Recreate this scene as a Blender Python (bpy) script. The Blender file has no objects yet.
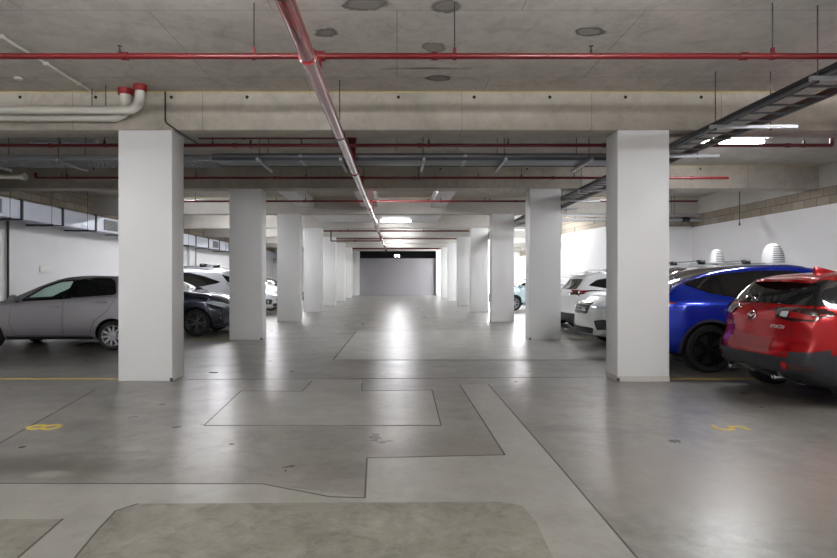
import bpy, bmesh, math, random
import numpy as np
from mathutils import Vector, Matrix
from mathutils.bvhtree import BVHTree

random.seed(7)
SC = bpy.context.scene
COL = SC.collection
PI = math.pi
EYE, F, CX, CY = 1.45, 560.0, 397.0, 277.0       # eye height, focal length and vanishing point in the 837x558 frame
SLAB, SOFFIT = 4.02, 3.49                         # underside of slab, underside of beams
XL, XR = -9.8, 9.74                               # side walls
ROW0, PITCH, CD = 7.77, 5.15, 0.43                # first column row, spacing, column depth


def lin(r, g, b):
    f = lambda c: (c / 255 / 12.92) if c / 255 <= 0.04045 else ((c / 255 + 0.055) / 1.055) ** 2.4
    return (f(r), f(g), f(b), 1.0)


# ------------------------------------------------------------------ materials
def principled(name):
    m = bpy.data.materials.new(name)
    m.use_nodes = True
    return m, m.node_tree.nodes, m.node_tree.links, m.node_tree.nodes['Principled BSDF']


def setp(b, **kw):
    for k, v in kw.items():
        b.inputs[k].default_value = v


def plain(name, rgb, rough=0.5, metal=0.0, coat=0.0, spec=0.5, var=0.06, vscale=9.0, bump=0.0):
    """flat colour with a little noise variation in colour and roughness"""
    m, n, l, b = principled(name)
    c = lin(*rgb)
    tc = n.new('ShaderNodeTexCoord')
    nz = n.new('ShaderNodeTexNoise'); nz.inputs['Scale'].default_value = vscale; nz.inputs['Detail'].default_value = 4
    l.new(tc.outputs['Object'], nz.inputs['Vector'])
    mx = n.new('ShaderNodeMix'); mx.data_type = 'RGBA'
    mx.inputs['A'].default_value = tuple(min(1, x * (1 - var)) for x in c[:3]) + (1,)
    mx.inputs['B'].default_value = tuple(min(1, x * (1 + var)) for x in c[:3]) + (1,)
    l.new(nz.outputs['Fac'], mx.inputs['Factor'])
    l.new(mx.outputs['Result'], b.inputs['Base Color'])
    setp(b, **{'Roughness': rough, 'Metallic': metal, 'Coat Weight': coat, 'Coat Roughness': 0.04, 'Specular IOR Level': spec})
    if bump:
        bp = n.new('ShaderNodeBump'); bp.inputs['Strength'].default_value = bump; bp.inputs['Distance'].default_value = 0.01
        l.new(nz.outputs['Fac'], bp.inputs['Height']); l.new(bp.outputs['Normal'], b.inputs['Normal'])
    return m


def emissive(name, rgb, strength):
    m, n, l, b = principled(name)
    setp(b, **{'Base Color': lin(*rgb), 'Emission Color': lin(*rgb), 'Emission Strength': strength, 'Roughness': 0.5})
    return m


def glass(name, rgb, rough=0.02):
    """thin clear pane: tinted see-through plus mirror reflection by angle"""
    m, n, l, b = principled(name)
    n.remove(b)
    tr = n.new('ShaderNodeBsdfTransparent'); tr.inputs['Color'].default_value = lin(*rgb)
    gl = n.new('ShaderNodeBsdfGlossy'); gl.inputs['Roughness'].default_value = rough
    fr = n.new('ShaderNodeFresnel'); fr.inputs['IOR'].default_value = 1.6
    mx = n.new('ShaderNodeMixShader')
    ge = n.new('ShaderNodeNewGeometry'); sb = n.new('ShaderNodeMath'); sb.operation = 'SUBTRACT'; sb.inputs[0].default_value = 1.0
    l.new(ge.outputs['Backfacing'], sb.inputs[1])
    ml = n.new('ShaderNodeMath'); ml.operation = 'MULTIPLY'; l.new(fr.outputs[0], ml.inputs[0]); l.new(sb.outputs[0], ml.inputs[1])
    l.new(ml.outputs[0], mx.inputs[0]); l.new(tr.outputs[0], mx.inputs[1]); l.new(gl.outputs[0], mx.inputs[2])
    l.new(mx.outputs[0], n['Material Output'].inputs['Surface'])
    return m


def concrete(name, dark, mid, light, scale=1.0, rough=(0.7, 0.95), bump=0.25, spots=(), seams=None, streak=None, speck=0.0, grain=0.0):
    """raw concrete: three tones of layered noise; spots = patches (x, y, rx, ry, tone, ring); seams = (length, height, axes)"""
    m, n, l, b = principled(name)
    tc = n.new('ShaderNodeTexCoord')
    co = tc.outputs['Object']

    def noise(s, d, r=0.55, vec=None, dist=0.0):
        t = n.new('ShaderNodeTexNoise')
        t.inputs['Scale'].default_value = s; t.inputs['Detail'].default_value = d; t.inputs['Roughness'].default_value = r
        t.inputs['Distortion'].default_value = dist
        l.new(vec or co, t.inputs['Vector'])
        return t.outputs['Fac']

    def mapr(v, a, c, lo=0.0, hi=1.0):
        t = n.new('ShaderNodeMapRange'); t.inputs['From Min'].default_value = a; t.inputs['From Max'].default_value = c
        t.inputs['To Min'].default_value = lo; t.inputs['To Max'].default_value = hi
        l.new(v, t.inputs['Value'])
        return t.outputs['Result']

    def mix(a, c, f):
        t = n.new('ShaderNodeMix'); t.data_type = 'RGBA'
        for k, v in (('A', a), ('B', c)):
            if isinstance(v, tuple): t.inputs[k].default_value = v
            else: l.new(v, t.inputs[k])
        l.new(f, t.inputs['Factor'])
        return t.outputs['Result']

    def mul(a, c):
        t = n.new('ShaderNodeMath'); t.operation = 'MULTIPLY'
        l.new(a, t.inputs[0])
        if isinstance(c, float): t.inputs[1].default_value = c
        else: l.new(c, t.inputs[1])
        return t.outputs[0]

    big = noise(0.55 * scale, 7, 0.62, dist=0.4)
    fine = noise(6.5 * scale, 8, 0.65)
    col = mix(lin(*dark), lin(*light), mapr(big, 0.28, 0.72))
    col = mix(col, lin(*mid), mapr(fine, 0.35, 0.65, 0.1, 0.85))
    if speck:
        col = mix(col, lin(*[v * 0.62 for v in dark]), mul(mapr(noise(2.3 * scale, 9, 0.72, dist=1.0), 0.5, 0.8), speck))
    if streak:
        mp = n.new('ShaderNodeMapping'); mp.inputs['Scale'].default_value = streak
        l.new(co, mp.inputs['Vector'])
        col = mix(col, lin(*[v * 0.8 for v in dark]), mapr(noise(1.0, 6, 0.6, mp.outputs['Vector'], 0.6), 0.52, 0.78, 0.0, 0.55))
    if grain:
        col = mix(col, lin(*[v * 0.72 for v in dark]), mapr(noise(3.2, 10, 0.72, dist=0.8), 0.46, 0.68, 0.0, grain))
        col = mix(col, lin(*[min(255, v * 1.1) for v in light]), mapr(noise(4.1, 10, 0.75, dist=0.5), 0.52, 0.74, 0.0, grain * .8))
    wob = noise(5.0, 5, 0.6)
    for (x, y, rx, ry, tone, ring) in spots:
        mp = n.new('ShaderNodeMapping'); mp.vector_type = 'TEXTURE'
        mp.inputs['Location'].default_value = (x, y, 0); mp.inputs['Scale'].default_value = (rx, ry, 1e4)
        l.new(co, mp.inputs['Vector'])
        ln = n.new('ShaderNodeVectorMath'); ln.operation = 'LENGTH'; l.new(mp.outputs['Vector'], ln.inputs[0])
        ad = n.new('ShaderNodeMath'); ad.operation = 'MULTIPLY_ADD'
        l.new(wob, ad.inputs[0]); ad.inputs[1].default_value = 1.5; l.new(ln.outputs['Value'], ad.inputs[2])
        edge = mapr(ad.outputs[0], 1.55, 1.75, 1.0, 0.0)
        if ring:
            col = mix(col, lin(*[v * ring for v in tone]), edge)
            col = mix(col, lin(*tone), mapr(ad.outputs[0], 1.25, 1.5, 0.95, 0.0))
        else:
            col = mix(col, lin(*tone), mapr(ad.outputs[0], 1.1, 1.9, 0.8, 0.0))
    if seams:
        sx, sz, axes = seams
        sep = n.new('ShaderNodeSeparateXYZ'); l.new(co, sep.inputs[0])
        cmb = n.new('ShaderNodeCombineXYZ')
        l.new(sep.outputs[axes[0]], cmb.inputs[0]); l.new(sep.outputs[axes[1]], cmb.inputs[1])
        br = n.new('ShaderNodeTexBrick')
        br.inputs['Scale'].default_value = 1.0
        br.inputs['Brick Width'].default_value = sx; br.inputs['Row Height'].default_value = sz
        br.inputs['Mortar Size'].default_value = 0.006; br.inputs['Mortar Smooth'].default_value = 0.3
        br.inputs['Color1'].default_value = (1, 1, 1, 1); br.inputs['Color2'].default_value = (0.9, 0.9, 0.9, 1); br.inputs['Mortar'].default_value = (0.45, 0.44, 0.42, 1)
        l.new(cmb.outputs[0], br.inputs['Vector'])
        mm = n.new('ShaderNodeMix'); mm.data_type = 'RGBA'; mm.blend_type = 'MULTIPLY'; mm.inputs['Factor'].default_value = 0.75
        l.new(col, mm.inputs['A']); l.new(br.outputs['Color'], mm.inputs['B'])
        col = mm.outputs['Result']
    l.new(col, b.inputs['Base Color'])
    l.new(mapr(noise(1.7 * scale, 6), 0.3, 0.7, *rough), b.inputs['Roughness'])
    bp = n.new('ShaderNodeBump'); bp.inputs['Strength'].default_value = bump; bp.inputs['Distance'].default_value = 0.01
    l.new(fine, bp.inputs['Height']); l.new(bp.outputs['Normal'], b.inputs['Normal'])
    return m


def blockwork(name, c1, c2, mortar, axes):
    m, n, l, b = principled(name)
    tc = n.new('ShaderNodeTexCoord'); sep = n.new('ShaderNodeSeparateXYZ'); l.new(tc.outputs['Object'], sep.inputs[0])
    cmb = n.new('ShaderNodeCombineXYZ'); l.new(sep.outputs[axes[0]], cmb.inputs[0])
    sh = n.new('ShaderNodeMath'); sh.operation = 'SUBTRACT'; sh.inputs[1].default_value = 3.09; l.new(sep.outputs[axes[1]], sh.inputs[0])
    l.new(sh.outputs[0], cmb.inputs[1])
    br = n.new('ShaderNodeTexBrick'); br.inputs['Scale'].default_value = 1.0
    br.inputs['Brick Width'].default_value = 0.4; br.inputs['Row Height'].default_value = 0.2
    br.inputs['Mortar Size'].default_value = 0.009; br.inputs['Mortar Smooth'].default_value = 0.2
    br.inputs['Color1'].default_value = lin(*c1); br.inputs['Color2'].default_value = lin(*c2); br.inputs['Mortar'].default_value = lin(*mortar)
    l.new(cmb.outputs[0], br.inputs['Vector']); l.new(br.outputs['Color'], b.inputs['Base Color'])
    bp = n.new('ShaderNodeBump'); bp.inputs['Strength'].default_value = 0.5; bp.inputs['Distance'].default_value = 0.01; bp.invert = True
    l.new(br.outputs['Fac'], bp.inputs['Height']); l.new(bp.outputs['Normal'], b.inputs['Normal'])
    setp(b, Roughness=0.9)
    return m


M = {}
M['white_paint'] = plain('white wall paint', (226, 225, 226), 0.55, var=0.02, vscale=2.0)
M['column_paint'] = plain('white column paint', (218, 218, 217), 0.42, var=0.02, vscale=1.5)
M['grey_wall'] = plain('grey wall paint', (140, 136, 140), 0.6, var=0.03, vscale=1.0)
M['red_pipe'] = plain('red pipe enamel', (104, 7, 16), 0.34, coat=0.25, var=0.08)
M['main_pipe'] = plain('glossy red main pipe', (146, 18, 30), 0.2, coat=1.0, var=0.05)
M['galv'] = plain('galvanised steel', (176, 178, 182), 0.42, metal=0.75, var=0.1, vscale=14)
M['duct'] = plain('duct sheet metal', (192, 197, 208), 0.45, metal=0.25, var=0.05, vscale=5)
M['dark_steel'] = plain('dark steel', (58, 58, 60), 0.5, metal=0.5)
M['tray_grey'] = plain('grey tray steel', (122, 123, 126), 0.45, metal=0.3, var=0.08)
M['black_cable'] = plain('black cable sheath', (26, 25, 27), 0.5)
M['grey_cable'] = plain('grey cable sheath', (226, 225, 222), 0.5)
M['brown_cable'] = plain('brown cable sheath', (84, 58, 44), 0.5)
M['pvc'] = plain('off white plastic pipe', (212, 210, 200), 0.35, var=0.04, vscale=3)
M['red_collar'] = plain('red fire collar', (142, 26, 30), 0.5)
M['yellow_paint'] = plain('yellow road paint', (204, 178, 78), 0.6, var=0.2, vscale=30)
M['yellow_foam'] = plain('yellow joint foam', (212, 194, 122), 0.8, var=0.15, vscale=20)
M['joint_dark'] = plain('dark concrete joint', (74, 71, 66), 0.6, var=0.2, vscale=8)
M['hole'] = plain('dark hole', (40, 37, 34), 0.9)
M['lamp_body'] = plain('white lamp body', (232, 233, 234), 0.4, var=0.01)
M['lamp_off'] = plain('unlit lamp diffuser', (196, 198, 200), 0.35, var=0.01)
M['lamp_on'] = emissive('lit lamp diffuser', (250, 251, 255), 42.0)
M['lamp_aisle'] = emissive('softly lit lamp diffuser', (250, 251, 255), 17.0)
M['lamp_deep'] = emissive('bright lamp diffuser', (250, 251, 255), 80.0)
M['lamp_fill'] = emissive('aisle fill lamp diffuser', (250, 251, 255), 60.0)  # only for the fill lamp added behind the second beam
M['cabin'] = plain('grey cabin trim', (132, 132, 128), 0.8)
M['lamp_end'] = emissive('end lamp diffuser', (250, 251, 255), 28.0)
M['lamp_strong'] = emissive('very bright lamp diffuser', (246, 250, 255), 190.0)
M['lamp_far'] = emissive('lit emergency lens', (244, 250, 255), 25.0)
M['rubber'] = plain('tyre rubber', (26, 26, 27), 0.75, var=0.15, vscale=30)
M['plastic'] = plain('dark grey car plastic', (36, 38, 42), 0.55, var=0.1, vscale=40)
M['black_gloss'] = plain('gloss black trim', (14, 14, 16), 0.15, coat=0.6)
M['gap'] = plain('black panel gap', (10, 10, 11), 0.8)
M['car_glass'] = plain('dark tinted car glass', (12, 14, 16), 0.04, coat=0.5, var=0.02, spec=0.7)
M['clear_glass'] = glass('pale green clear glass', (206, 222, 216))
M['chrome'] = plain('chrome', (205, 206, 210), 0.12, metal=1.0, var=0.02)
M['alloy'] = plain('silver alloy', (186, 188, 192), 0.3, metal=0.7, var=0.04)
M['dark_alloy'] = plain('dark alloy', (30, 31, 34), 0.35, metal=0.5)
M['grey_alloy'] = plain('grey machined alloy', (120, 122, 128), 0.3, metal=0.7)
M['disc'] = plain('brake disc steel', (92, 92, 94), 0.4, metal=0.8)
M['tail_red'] = plain('red tail lamp lens', (150, 10, 16), 0.08, coat=1.0)
M['tail_dark'] = plain('dark smoked lens', (46, 14, 16), 0.08, coat=1.0)
M['lens'] = plain('clear lamp lens', (200, 206, 214), 0.1, coat=1.0, metal=0.1)
M['seat'] = plain('dark seat cloth', (34, 35, 38), 0.9)
M['plate'] = plain('white number plate', (222, 222, 218), 0.4)
M['plate_yellow'] = plain('yellow number plate', (214, 190, 50), 0.4)


def paint(name, rgb, metal=0.4, rough=0.3, coat=1.0):
    return plain(name, rgb, rough, metal=metal, coat=coat, var=0.03, vscale=60)


# ------------------------------------------------------------------ mesh building
class MB:
    def __init__(s):
        s.v, s.f = [], []

    def add(s, vs, fs):
        o = len(s.v)
        s.v += [tuple(p) for p in vs]
        s.f += [tuple(i + o for i in f) for f in fs]
        return s

    def box(s, x0, x1, y0, y1, z0, z1):
        return s.add([(x0, y0, z0), (x1, y0, z0), (x1, y1, z0), (x0, y1, z0), (x0, y0, z1), (x1, y0, z1), (x1, y1, z1), (x0, y1, z1)],
                     [(0, 3, 2, 1), (4, 5, 6, 7), (0, 1, 5, 4), (1, 2, 6, 5), (2, 3, 7, 6), (3, 0, 4, 7)])

    def tube(s, pts, r, n=14, caps=True):
        """round tube through points; r may be one radius or one per point"""
        P = [Vector(p) for p in pts]
        rs = r if isinstance(r, (list, tuple)) else [r] * len(P)
        rings, up = [], None
        for i, p in enumerate(P):
            t = ((P[i] - P[i - 1]).normalized() if i else Vector()) + ((P[i + 1] - P[i]).normalized() if i < len(P) - 1 else Vector())
            t.normalize()
            if up is None:
                up = Vector((0, 0, 1)) if abs(t.z) < 0.9 else Vector((1, 0, 0))
            a = t.cross(up).normalized(); up = a.cross(t).normalized()
            rings.append([p + (a * math.cos(2 * PI * k / n) + up * math.sin(2 * PI * k / n)) * rs[i] for k in range(n)])
        vs = [q for ring in rings for q in ring]
        fs = [(i * n + k, i * n + (k + 1) % n, (i + 1) * n + (k + 1) % n, (i + 1) * n + k) for i in range(len(P) - 1) for k in range(n)]
        if caps:
            fs.append(tuple(range(n))[::-1]); fs.append(tuple((len(P) - 1) * n + k for k in range(n)))
        return s.add(vs, fs)

    def lathe(s, prof, axis='y', n=40, c=(0, 0, 0), closed=False):
        """profile of (radius, position along axis)"""
        vs, m = [], len(prof)
        for k in range(n):
            a = 2 * PI * k / n
            for r, h in prof:
                u, w = r * math.cos(a), r * math.sin(a)
                p = (u, h, w) if axis == 'y' else ((u, w, h) if axis == 'z' else (h, u, w))
                vs.append((p[0] + c[0], p[1] + c[1], p[2] + c[2]))
        fs = []
        for k in range(n):
            for i in range(m if closed else m - 1):
                fs.append((k * m + i, k * m + (i + 1) % m, ((k + 1) % n) * m + (i + 1) % m, ((k + 1) % n) * m + i))
        return s.add(vs, fs)

    def prism(s, poly, z0, z1):
        n = len(poly)
        return s.add([(x, y, z0) for x, y in poly] + [(x, y, z1) for x, y in poly],
                     [tuple(range(n))[::-1], tuple(range(n, 2 * n))] + [(i, (i + 1) % n, (i + 1) % n + n, i + n) for i in range(n)])

    def build(s, name, m, parent=None, smooth=False, bevel=0.0, loc=None, sharp=35):
        me = bpy.data.meshes.new(name)
        me.from_pydata(s.v, [], s.f)
        bm = bmesh.new(); bm.from_mesh(me)
        bmesh.ops.remove_doubles(bm, verts=bm.verts, dist=1e-6)
        bmesh.ops.recalc_face_normals(bm, faces=bm.faces)
        if bevel:
            bmesh.ops.bevel(bm, geom=list(bm.edges), offset=bevel, segments=2, profile=0.5, affect='EDGES', clamp_overlap=True)
        bm.to_mesh(me); bm.free()
        if smooth or bevel:
            me.polygons.foreach_set('use_smooth', [True] * len(me.polygons))
            me.set_sharp_from_angle(angle=math.radians(sharp))
        return link(name, me, m, parent, loc)


def link(name, me, m, parent=None, loc=None):
    o = bpy.data.objects.new(name, me)
    if m is not None:
        if not me.materials: me.materials.append(m)
    COL.objects.link(o)
    if parent is not None: o.parent = parent
    if loc is not None: o.location = loc
    return o


def tag(o, label=None, cat=None, group=None, kind=None):
    for k, v in (('label', label), ('category', cat), ('group', group), ('kind', kind)):
        if v: o[k] = v
    return o


def thing(name, loc, label, cat, group=None, rz=0.0):
    o = bpy.data.objects.new(name, None)
    o.empty_display_size = 0.2
    COL.objects.link(o)
    o.location = loc; o.rotation_euler = (0, 0, rz)
    return tag(o, label, cat, group)


def struct(o):
    o['kind'] = 'structure'
    return o


def on_floor(px, py):
    y = EYE * F / (py - CY)
    return ((px - CX) * y / F, y)


def arc(c, r, a0, a1, n=8, plane='xz'):
    out = []
    for i in range(n + 1):
        a = a0 + (a1 - a0) * i / n
        u, w = r * math.cos(a), r * math.sin(a)
        out.append((c[0] + u, c[1], c[2] + w) if plane == 'xz' else (c[0] + u, c[1] + w, c[2]))
    return out
# ------------------------------------------------------------------ the setting
CEIL_SPOTS = [(2.02, 5.87, .17, .13, (150, 145, 136), .62), (.46, 5.32, .16, .14, (144, 139, 130), .8), (-.75, 5.9, .15, .12, (138, 133, 124), .8),
              (.52, 7.23, .17, .13, (134, 129, 120), .8), (-.30, 5.27, .24, .14, (146, 141, 132), .78), (.42, 6.26, .14, .16, (152, 147, 138), .85),
              (.35, 6.9, .5, .04, (98, 92, 84), 0)]
M['slab'] = concrete('raw slab concrete', (166, 160, 150), (196, 190, 180), (214, 209, 201), 1.2, spots=CEIL_SPOTS, seams=(2.4, 1.8, (0, 1)), speck=0.3, grain=0.35, bump=0.12)
M['beam'] = concrete('raw beam concrete', (164, 156, 142), (188, 181, 168), (204, 198, 186), 1.3, seams=(1.8, 3.0, (0, 1)), speck=0.35, grain=0.3, streak=(0.5, 1, 0.15), bump=0.15)
M['wall_concrete'] = concrete('raw wall concrete', (172, 168, 161), (190, 186, 180), (202, 198, 192), 1.2, speck=0.2, bump=0.15)
M['floor'] = concrete('polished grey concrete', (94, 91, 85), (128, 126, 120), (156, 154, 149), 1.0, rough=(0.27, 0.36), bump=0.012, speck=0.42, grain=0.4, streak=(0.5, 2.2, 1),
                      spots=[(-2.9, 4.25, 1.1, .28, (88, 84, 78), 0), (-4.2, 4.6, .9, .5, (98, 94, 88), 0), (-2.55, 4.12, .16, .09, (152, 150, 145), 0), (.7, 4.6, .8, .8, (112, 108, 100), 0),
                             (4.9, 6.6, 1.4, .5, (84, 80, 76), 0), (-5.6, 6.6, 1.6, .8, (106, 100, 94), 0), (-6.5, 10.6, 2.6, 1.8, (84, 80, 76), 0), (2.2, 4.0, 1.0, .9, (128, 122, 114), 0)])
M['floor_light'] = concrete('pale repair concrete', (128, 127, 121), (146, 145, 140), (161, 160, 155), 1.6, rough=(0.28, 0.38), bump=0.015, speck=0.3, grain=0.2)
M['floor_rough'] = concrete('worn mottled concrete', (104, 101, 93), (132, 129, 120), (154, 151, 142), 2.6, grain=0.55, rough=(0.4, 0.6), bump=0.12, speck=0.65)
M['block_y'] = blockwork('bare block courses', (158, 147, 132), (140, 130, 116), (104, 97, 88), (1, 2))
M['block_x'] = blockwork('bare block courses on end wall', (168, 158, 144), (150, 141, 128), (116, 108, 98), (0, 2))

Y0, Y1 = -9.0, 46.7
struct(MB().box(XL - .3, XR + .3, Y0, Y1, -.2, 0).build('floor', M['floor']))
struct(MB().box(XL - .3, XR + .3, Y0, Y1, SLAB, SLAB + .2).build('ceiling', M['slab']))
struct(MB().box(XL - .2, XL, Y0, 44.26, 0, 3.09).build('wall_left', M['white_paint']))
struct(MB().box(XL - .2, XL, Y0, 44.26, 3.09, SLAB).build('trim_1', M['block_y']))
struct(MB().box(XR, XR + .2, Y0, 44.26, 0, 3.09).build('wall_right', M['white_paint']))
struct(MB().box(XR, XR + .2, Y0, 44.26, 3.09, SOFFIT).build('trim_3', M['block_y']))
struct(MB().box(XR, XR + .2, Y0, 44.26, SOFFIT, SLAB).build('trim_4', M['wall_concrete']))
struct(MB().box(XL, XR, Y0 - .2, Y0, 0, SLAB).build('wall_rear', M['white_paint']))
# store room that fills two stalls on the right: white walls with bare blocks above
RM = [(6.9, 18.5), (9.74, 18.5), (9.74, 21.95), (6.45, 21.95)]
RB = [(6.9, 18.52), (9.74, 18.52), (9.74, 21.93), (6.45, 21.93)]
struct(MB().prism(RM, 0, 3.12).build('wall_right_room', M['white_paint']))
struct(MB().prism(RB, 3.12, SLAB).build('trim_5', M['block_x']))
# end wall: grey panel between two white piers, dark void above it
struct(MB().box(-2.95, 3.22, 44.26, 44.46, 0, 2.92).build('wall_back', M['grey_wall']))
struct(MB().box(XL, -2.95, 44.26, 44.46, 0, SLAB).build('wall_back_left', M['white_paint']))
struct(MB().box(3.22, XR, 44.26, 44.46, 0, SLAB).build('wall_back_right', M['white_paint']))
struct(MB().box(-2.95, 3.22, 44.26, 44.46, 3.52, SLAB).build('trim_6', M['wall_concrete']))
struct(MB().box(XL, XR, 46.5, 46.7, 0, SLAB).build('wall_back_void', M['dark_steel']))

# beams, each with its row of tie holes and the yellow joint foam
for k in range(8):
    y = ROW0 + PITCH * k
    bm_ = struct(MB().box(XL, XR, y, y + CD, SOFFIT, SLAB).build('ceiling_beam', M['beam'] if k < 2 else M['wall_concrete'], bevel=0.012))
    if k < 3:
        struct(MB().box(XL, XR, y - .012, y + .001, SLAB - .011, SLAB - .001).build('trim_%d' % (7 + k), M['yellow_foam']))
        n = 16 if k == 0 else 8
        for i in range(n):
            x = -5.23 + 1.05 * i if k == 0 else -7.0 + 2.0 * i
            MB().lathe([(0.0, -.004), (.023, -.004), (.023, .004), (0, .004)], n=14, c=(x, y, SLAB - .075)).build('tie_hole', M['hole'], bm_)
# boxed white downstands over the aisle
MBX = [(-3.18, -2.71), (-1.15, -.62), (1.09, 1.57)]
for i, (a, c) in enumerate(MBX):
    struct(MB().box(a, c, 13.2, 18.07, 3.71, SLAB).build('ceiling_bulkhead', M['white_paint'], bevel=.006))
struct(MB().box(-3.25, 1.66, 18.5, 23.22, 3.72, SLAB).build('ceiling_bulkhead', M['white_paint'], bevel=.006))

# columns
ORD = ['first', 'second', 'third', 'fourth', 'fifth', 'sixth', 'seventh', 'eighth']
EXTRA = {(0, 'l'): 'tall white concrete column on the left, beside the grey hatchback', (0, 'r'): 'tall white concrete column on the right with a bare base strip, before the blue car',
         (1, 'l'): 'white concrete column in front of the dark sedan headlight', (1, 'r'): 'white concrete column left of the two parked white cars'}
for k in range(8):
    y = ROW0 + PITCH * k
    for s, (x0, x1) in (('l', (-3.87, -3.12)), ('r', (3.06, 3.78))):
        lab = EXTRA.get((k, s)) or 'white concrete column, %s in the %s row from the camera' % (ORD[k], 'left' if s == 'l' else 'right')
        z0 = .0
        c = MB().box(x0, x1, y, y + CD, z0, SOFFIT).build('column', M['column_paint'], bevel=.012)
        tag(c, lab, 'column', 'white columns along the driveway', 'thing')
        if (k, s) == (0, 'r'):
            MB().box(x0 - .003, x1 + .003, y - .003, y + CD + .003, 0, .075).build('base_strip', M['wall_concrete'], c)
        if k < 2:      # chipped arris at the foot
            MB().box(x1 - .03 if s == 'l' else x0 - .004, x1 + .004 if s == 'l' else x0 + .03, y - .004, y + .02, .0, .05).build('chipped_corner', M['joint_dark'], c)

# ------------------------------------------------------------------ floor repairs, joints and paint
def patch(name, pts, m, h):
    o = struct(MB().prism([on_floor(*p) for p in pts], -.01, h).build(name, m))
    return o

patch('floor_patch', [(-60, 483), (262, 484), (365, 497), (367, 458), (505, 455), (460, 385), (488, 384), (637, 558), (662, 585), (-60, 585)], M['floor_light'], .001)
patch('floor_patch', [(75, 558), (98, 530), (116, 511), (138, 504), (300, 503), (500, 502), (522, 506), (536, 522), (553, 558), (567, 585), (50, 585)], M['floor_rough'], .002)
patch('floor_patch', [(-60, 520), (63, 519), (18, 558), (-8, 585), (-60, 585)], M['floor_rough'], .002)
patch('floor_patch', [(204, 426), (441, 426), (432, 390), (241, 391)], M['floor_light'], .001)
patch('floor_patch', [(314, 380), (362, 380), (362, 391), (303, 391)], M['floor_light'], .001)
patch('floor_patch', [(333, 360), (640, 360), (560, 330), (356, 332)], M['floor_light'], .0006)
LINES = [[(204, 425.5), (441, 425.5)], [(204, 425.5), (241, 391)], [(441, 425.5), (432, 390)], [(241, 391), (302, 391.5), (312, 381)], [(186, 379.5), (400, 378.5), (604, 377)],
         [(362, 383), (362, 391), (432, 390)], [(333, 360), (604, 360)], [(333, 360), (356, 332)], [(488, 384), (560, 467), (637, 558)], [(367, 458), (505, 455)], [(460, 385), (505, 455)],
         [(367, 458), (365, 498)], [(262, 484), (330, 497), (365, 498)], [(-40, 483.5), (262, 484)], [(95, 390), (0, 443), (-60, 477)], [(138, 504), (116, 511), (98, 530), (75, 558)], [(63, 519), (18, 558)]]
for ln in LINES:
    P = [Vector(on_floor(*p)) for p in ln]
    mb = MB()
    for a, b_ in zip(P, P[1:]):
        d = (b_ - a).normalized(); nn = Vector((-d.y, d.x)) * (.006 if ln[0][1] > 379 else .012)
        mb.prism([tuple(a + nn), tuple(a - nn), tuple(b_ - nn), tuple(b_ + nn)], -.005, .0028)
    struct(mb.build('floor_joint', M['joint_dark']))
for k in range(5):
    y = ROW0 + PITCH * k + CD / 2
    for a, c in ((-9.3, -3.9), (3.84, 9.2)):
        struct(MB().box(a, c, y - .04, y + .04, -.005, .002).build('floor_marking', M['yellow_paint']))


def flat_text(txt, size, m, name, depth=.0015):
    cu = bpy.data.curves.new(name, 'FONT'); cu.body = txt; cu.size = size; cu.align_x = 'CENTER'; cu.align_y = 'CENTER'; cu.extrude = depth
    t = bpy.data.objects.new(name, cu); COL.objects.link(t)
    bpy.context.view_layer.update()
    me = bpy.data.meshes.new_from_object(t.evaluated_get(bpy.context.evaluated_depsgraph_get()))
    bpy.data.objects.remove(t); bpy.data.curves.remove(cu)
    me.materials.clear()
    return link(name, me, m)


x, y = on_floor(728.5, 428)
o = flat_text('5', .46, M['yellow_paint'], 'stall_number'); o.location = (x, y, .002); o.rotation_euler = (0, 0, -PI / 2)
tag(o, 'yellow painted number 5 on the floor of the right bays', 'stall number', None, 'thing')
x, y = on_floor(46, 427)
o = flat_text('8', .46, M['yellow_paint'], 'stall_number'); o.location = (x, y, .002); o.rotation_euler = (0, 0, PI / 2)
tag(o, 'yellow painted number 8 on the floor of the left bays', 'stall number', None, 'thing')
# ------------------------------------------------------------------ sprinkler pipes
def cross_pipe(yy, z, x0, x1, r, label, hang, heads=(), ends=(False, False), top=SLAB):
    t = thing('sprinkler_pipe', (0, yy, z), label, 'pipe', 'red sprinkler pipes')
    pts = [(x0, 0, 0), (x1, 0, 0)]
    MB().tube(pts, r).build('pipe', M['red_pipe'], t, smooth=True)
    for x in hang:
        h = MB().tube([(x, 0, r), (x, 0, top - z - .0)], .006, 6).build('hanger_rod', M['dark_steel'], t)
        MB().lathe([(r + .002, -.016), (r + .008, -.016), (r + .008, .016), (r + .002, .016)], axis='x', n=16, c=(x, 0, 0), closed=True).box(x - .014, x + .014, -.014, .014, r, r + .05).build('clamp', M['red_pipe'], t)
    for x in heads:
        MB().tube([(x, 0, r * .8), (x, 0, r + .03), (x, 0, r + .03), (x, 0, r + .07)], [.012, .012, .007, .007], 8).box(x - .018, x + .018, -.018, .018, r + .066, r + .07).build('sprinkler_head', M['dark_steel'], t, smooth=True)
    for e, x in zip(ends, (x0, x1)):
        if e:
            MB().tube([(x, 0, 0), (x, 0, .11)], r * 1.05).build('end_elbow', M['red_pipe'], t, smooth=True)
    for x in np.arange(math.ceil(x0 / 2.9) * 2.9, x1, 2.9):
        MB().lathe([(r, -.03), (r + .009, -.03), (r + .009, .03), (r, .03)], axis='x', n=16, c=(float(x) + .35, 0, 0)).build('coupling', M['red_pipe'], t, smooth=True)
    return t


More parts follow.
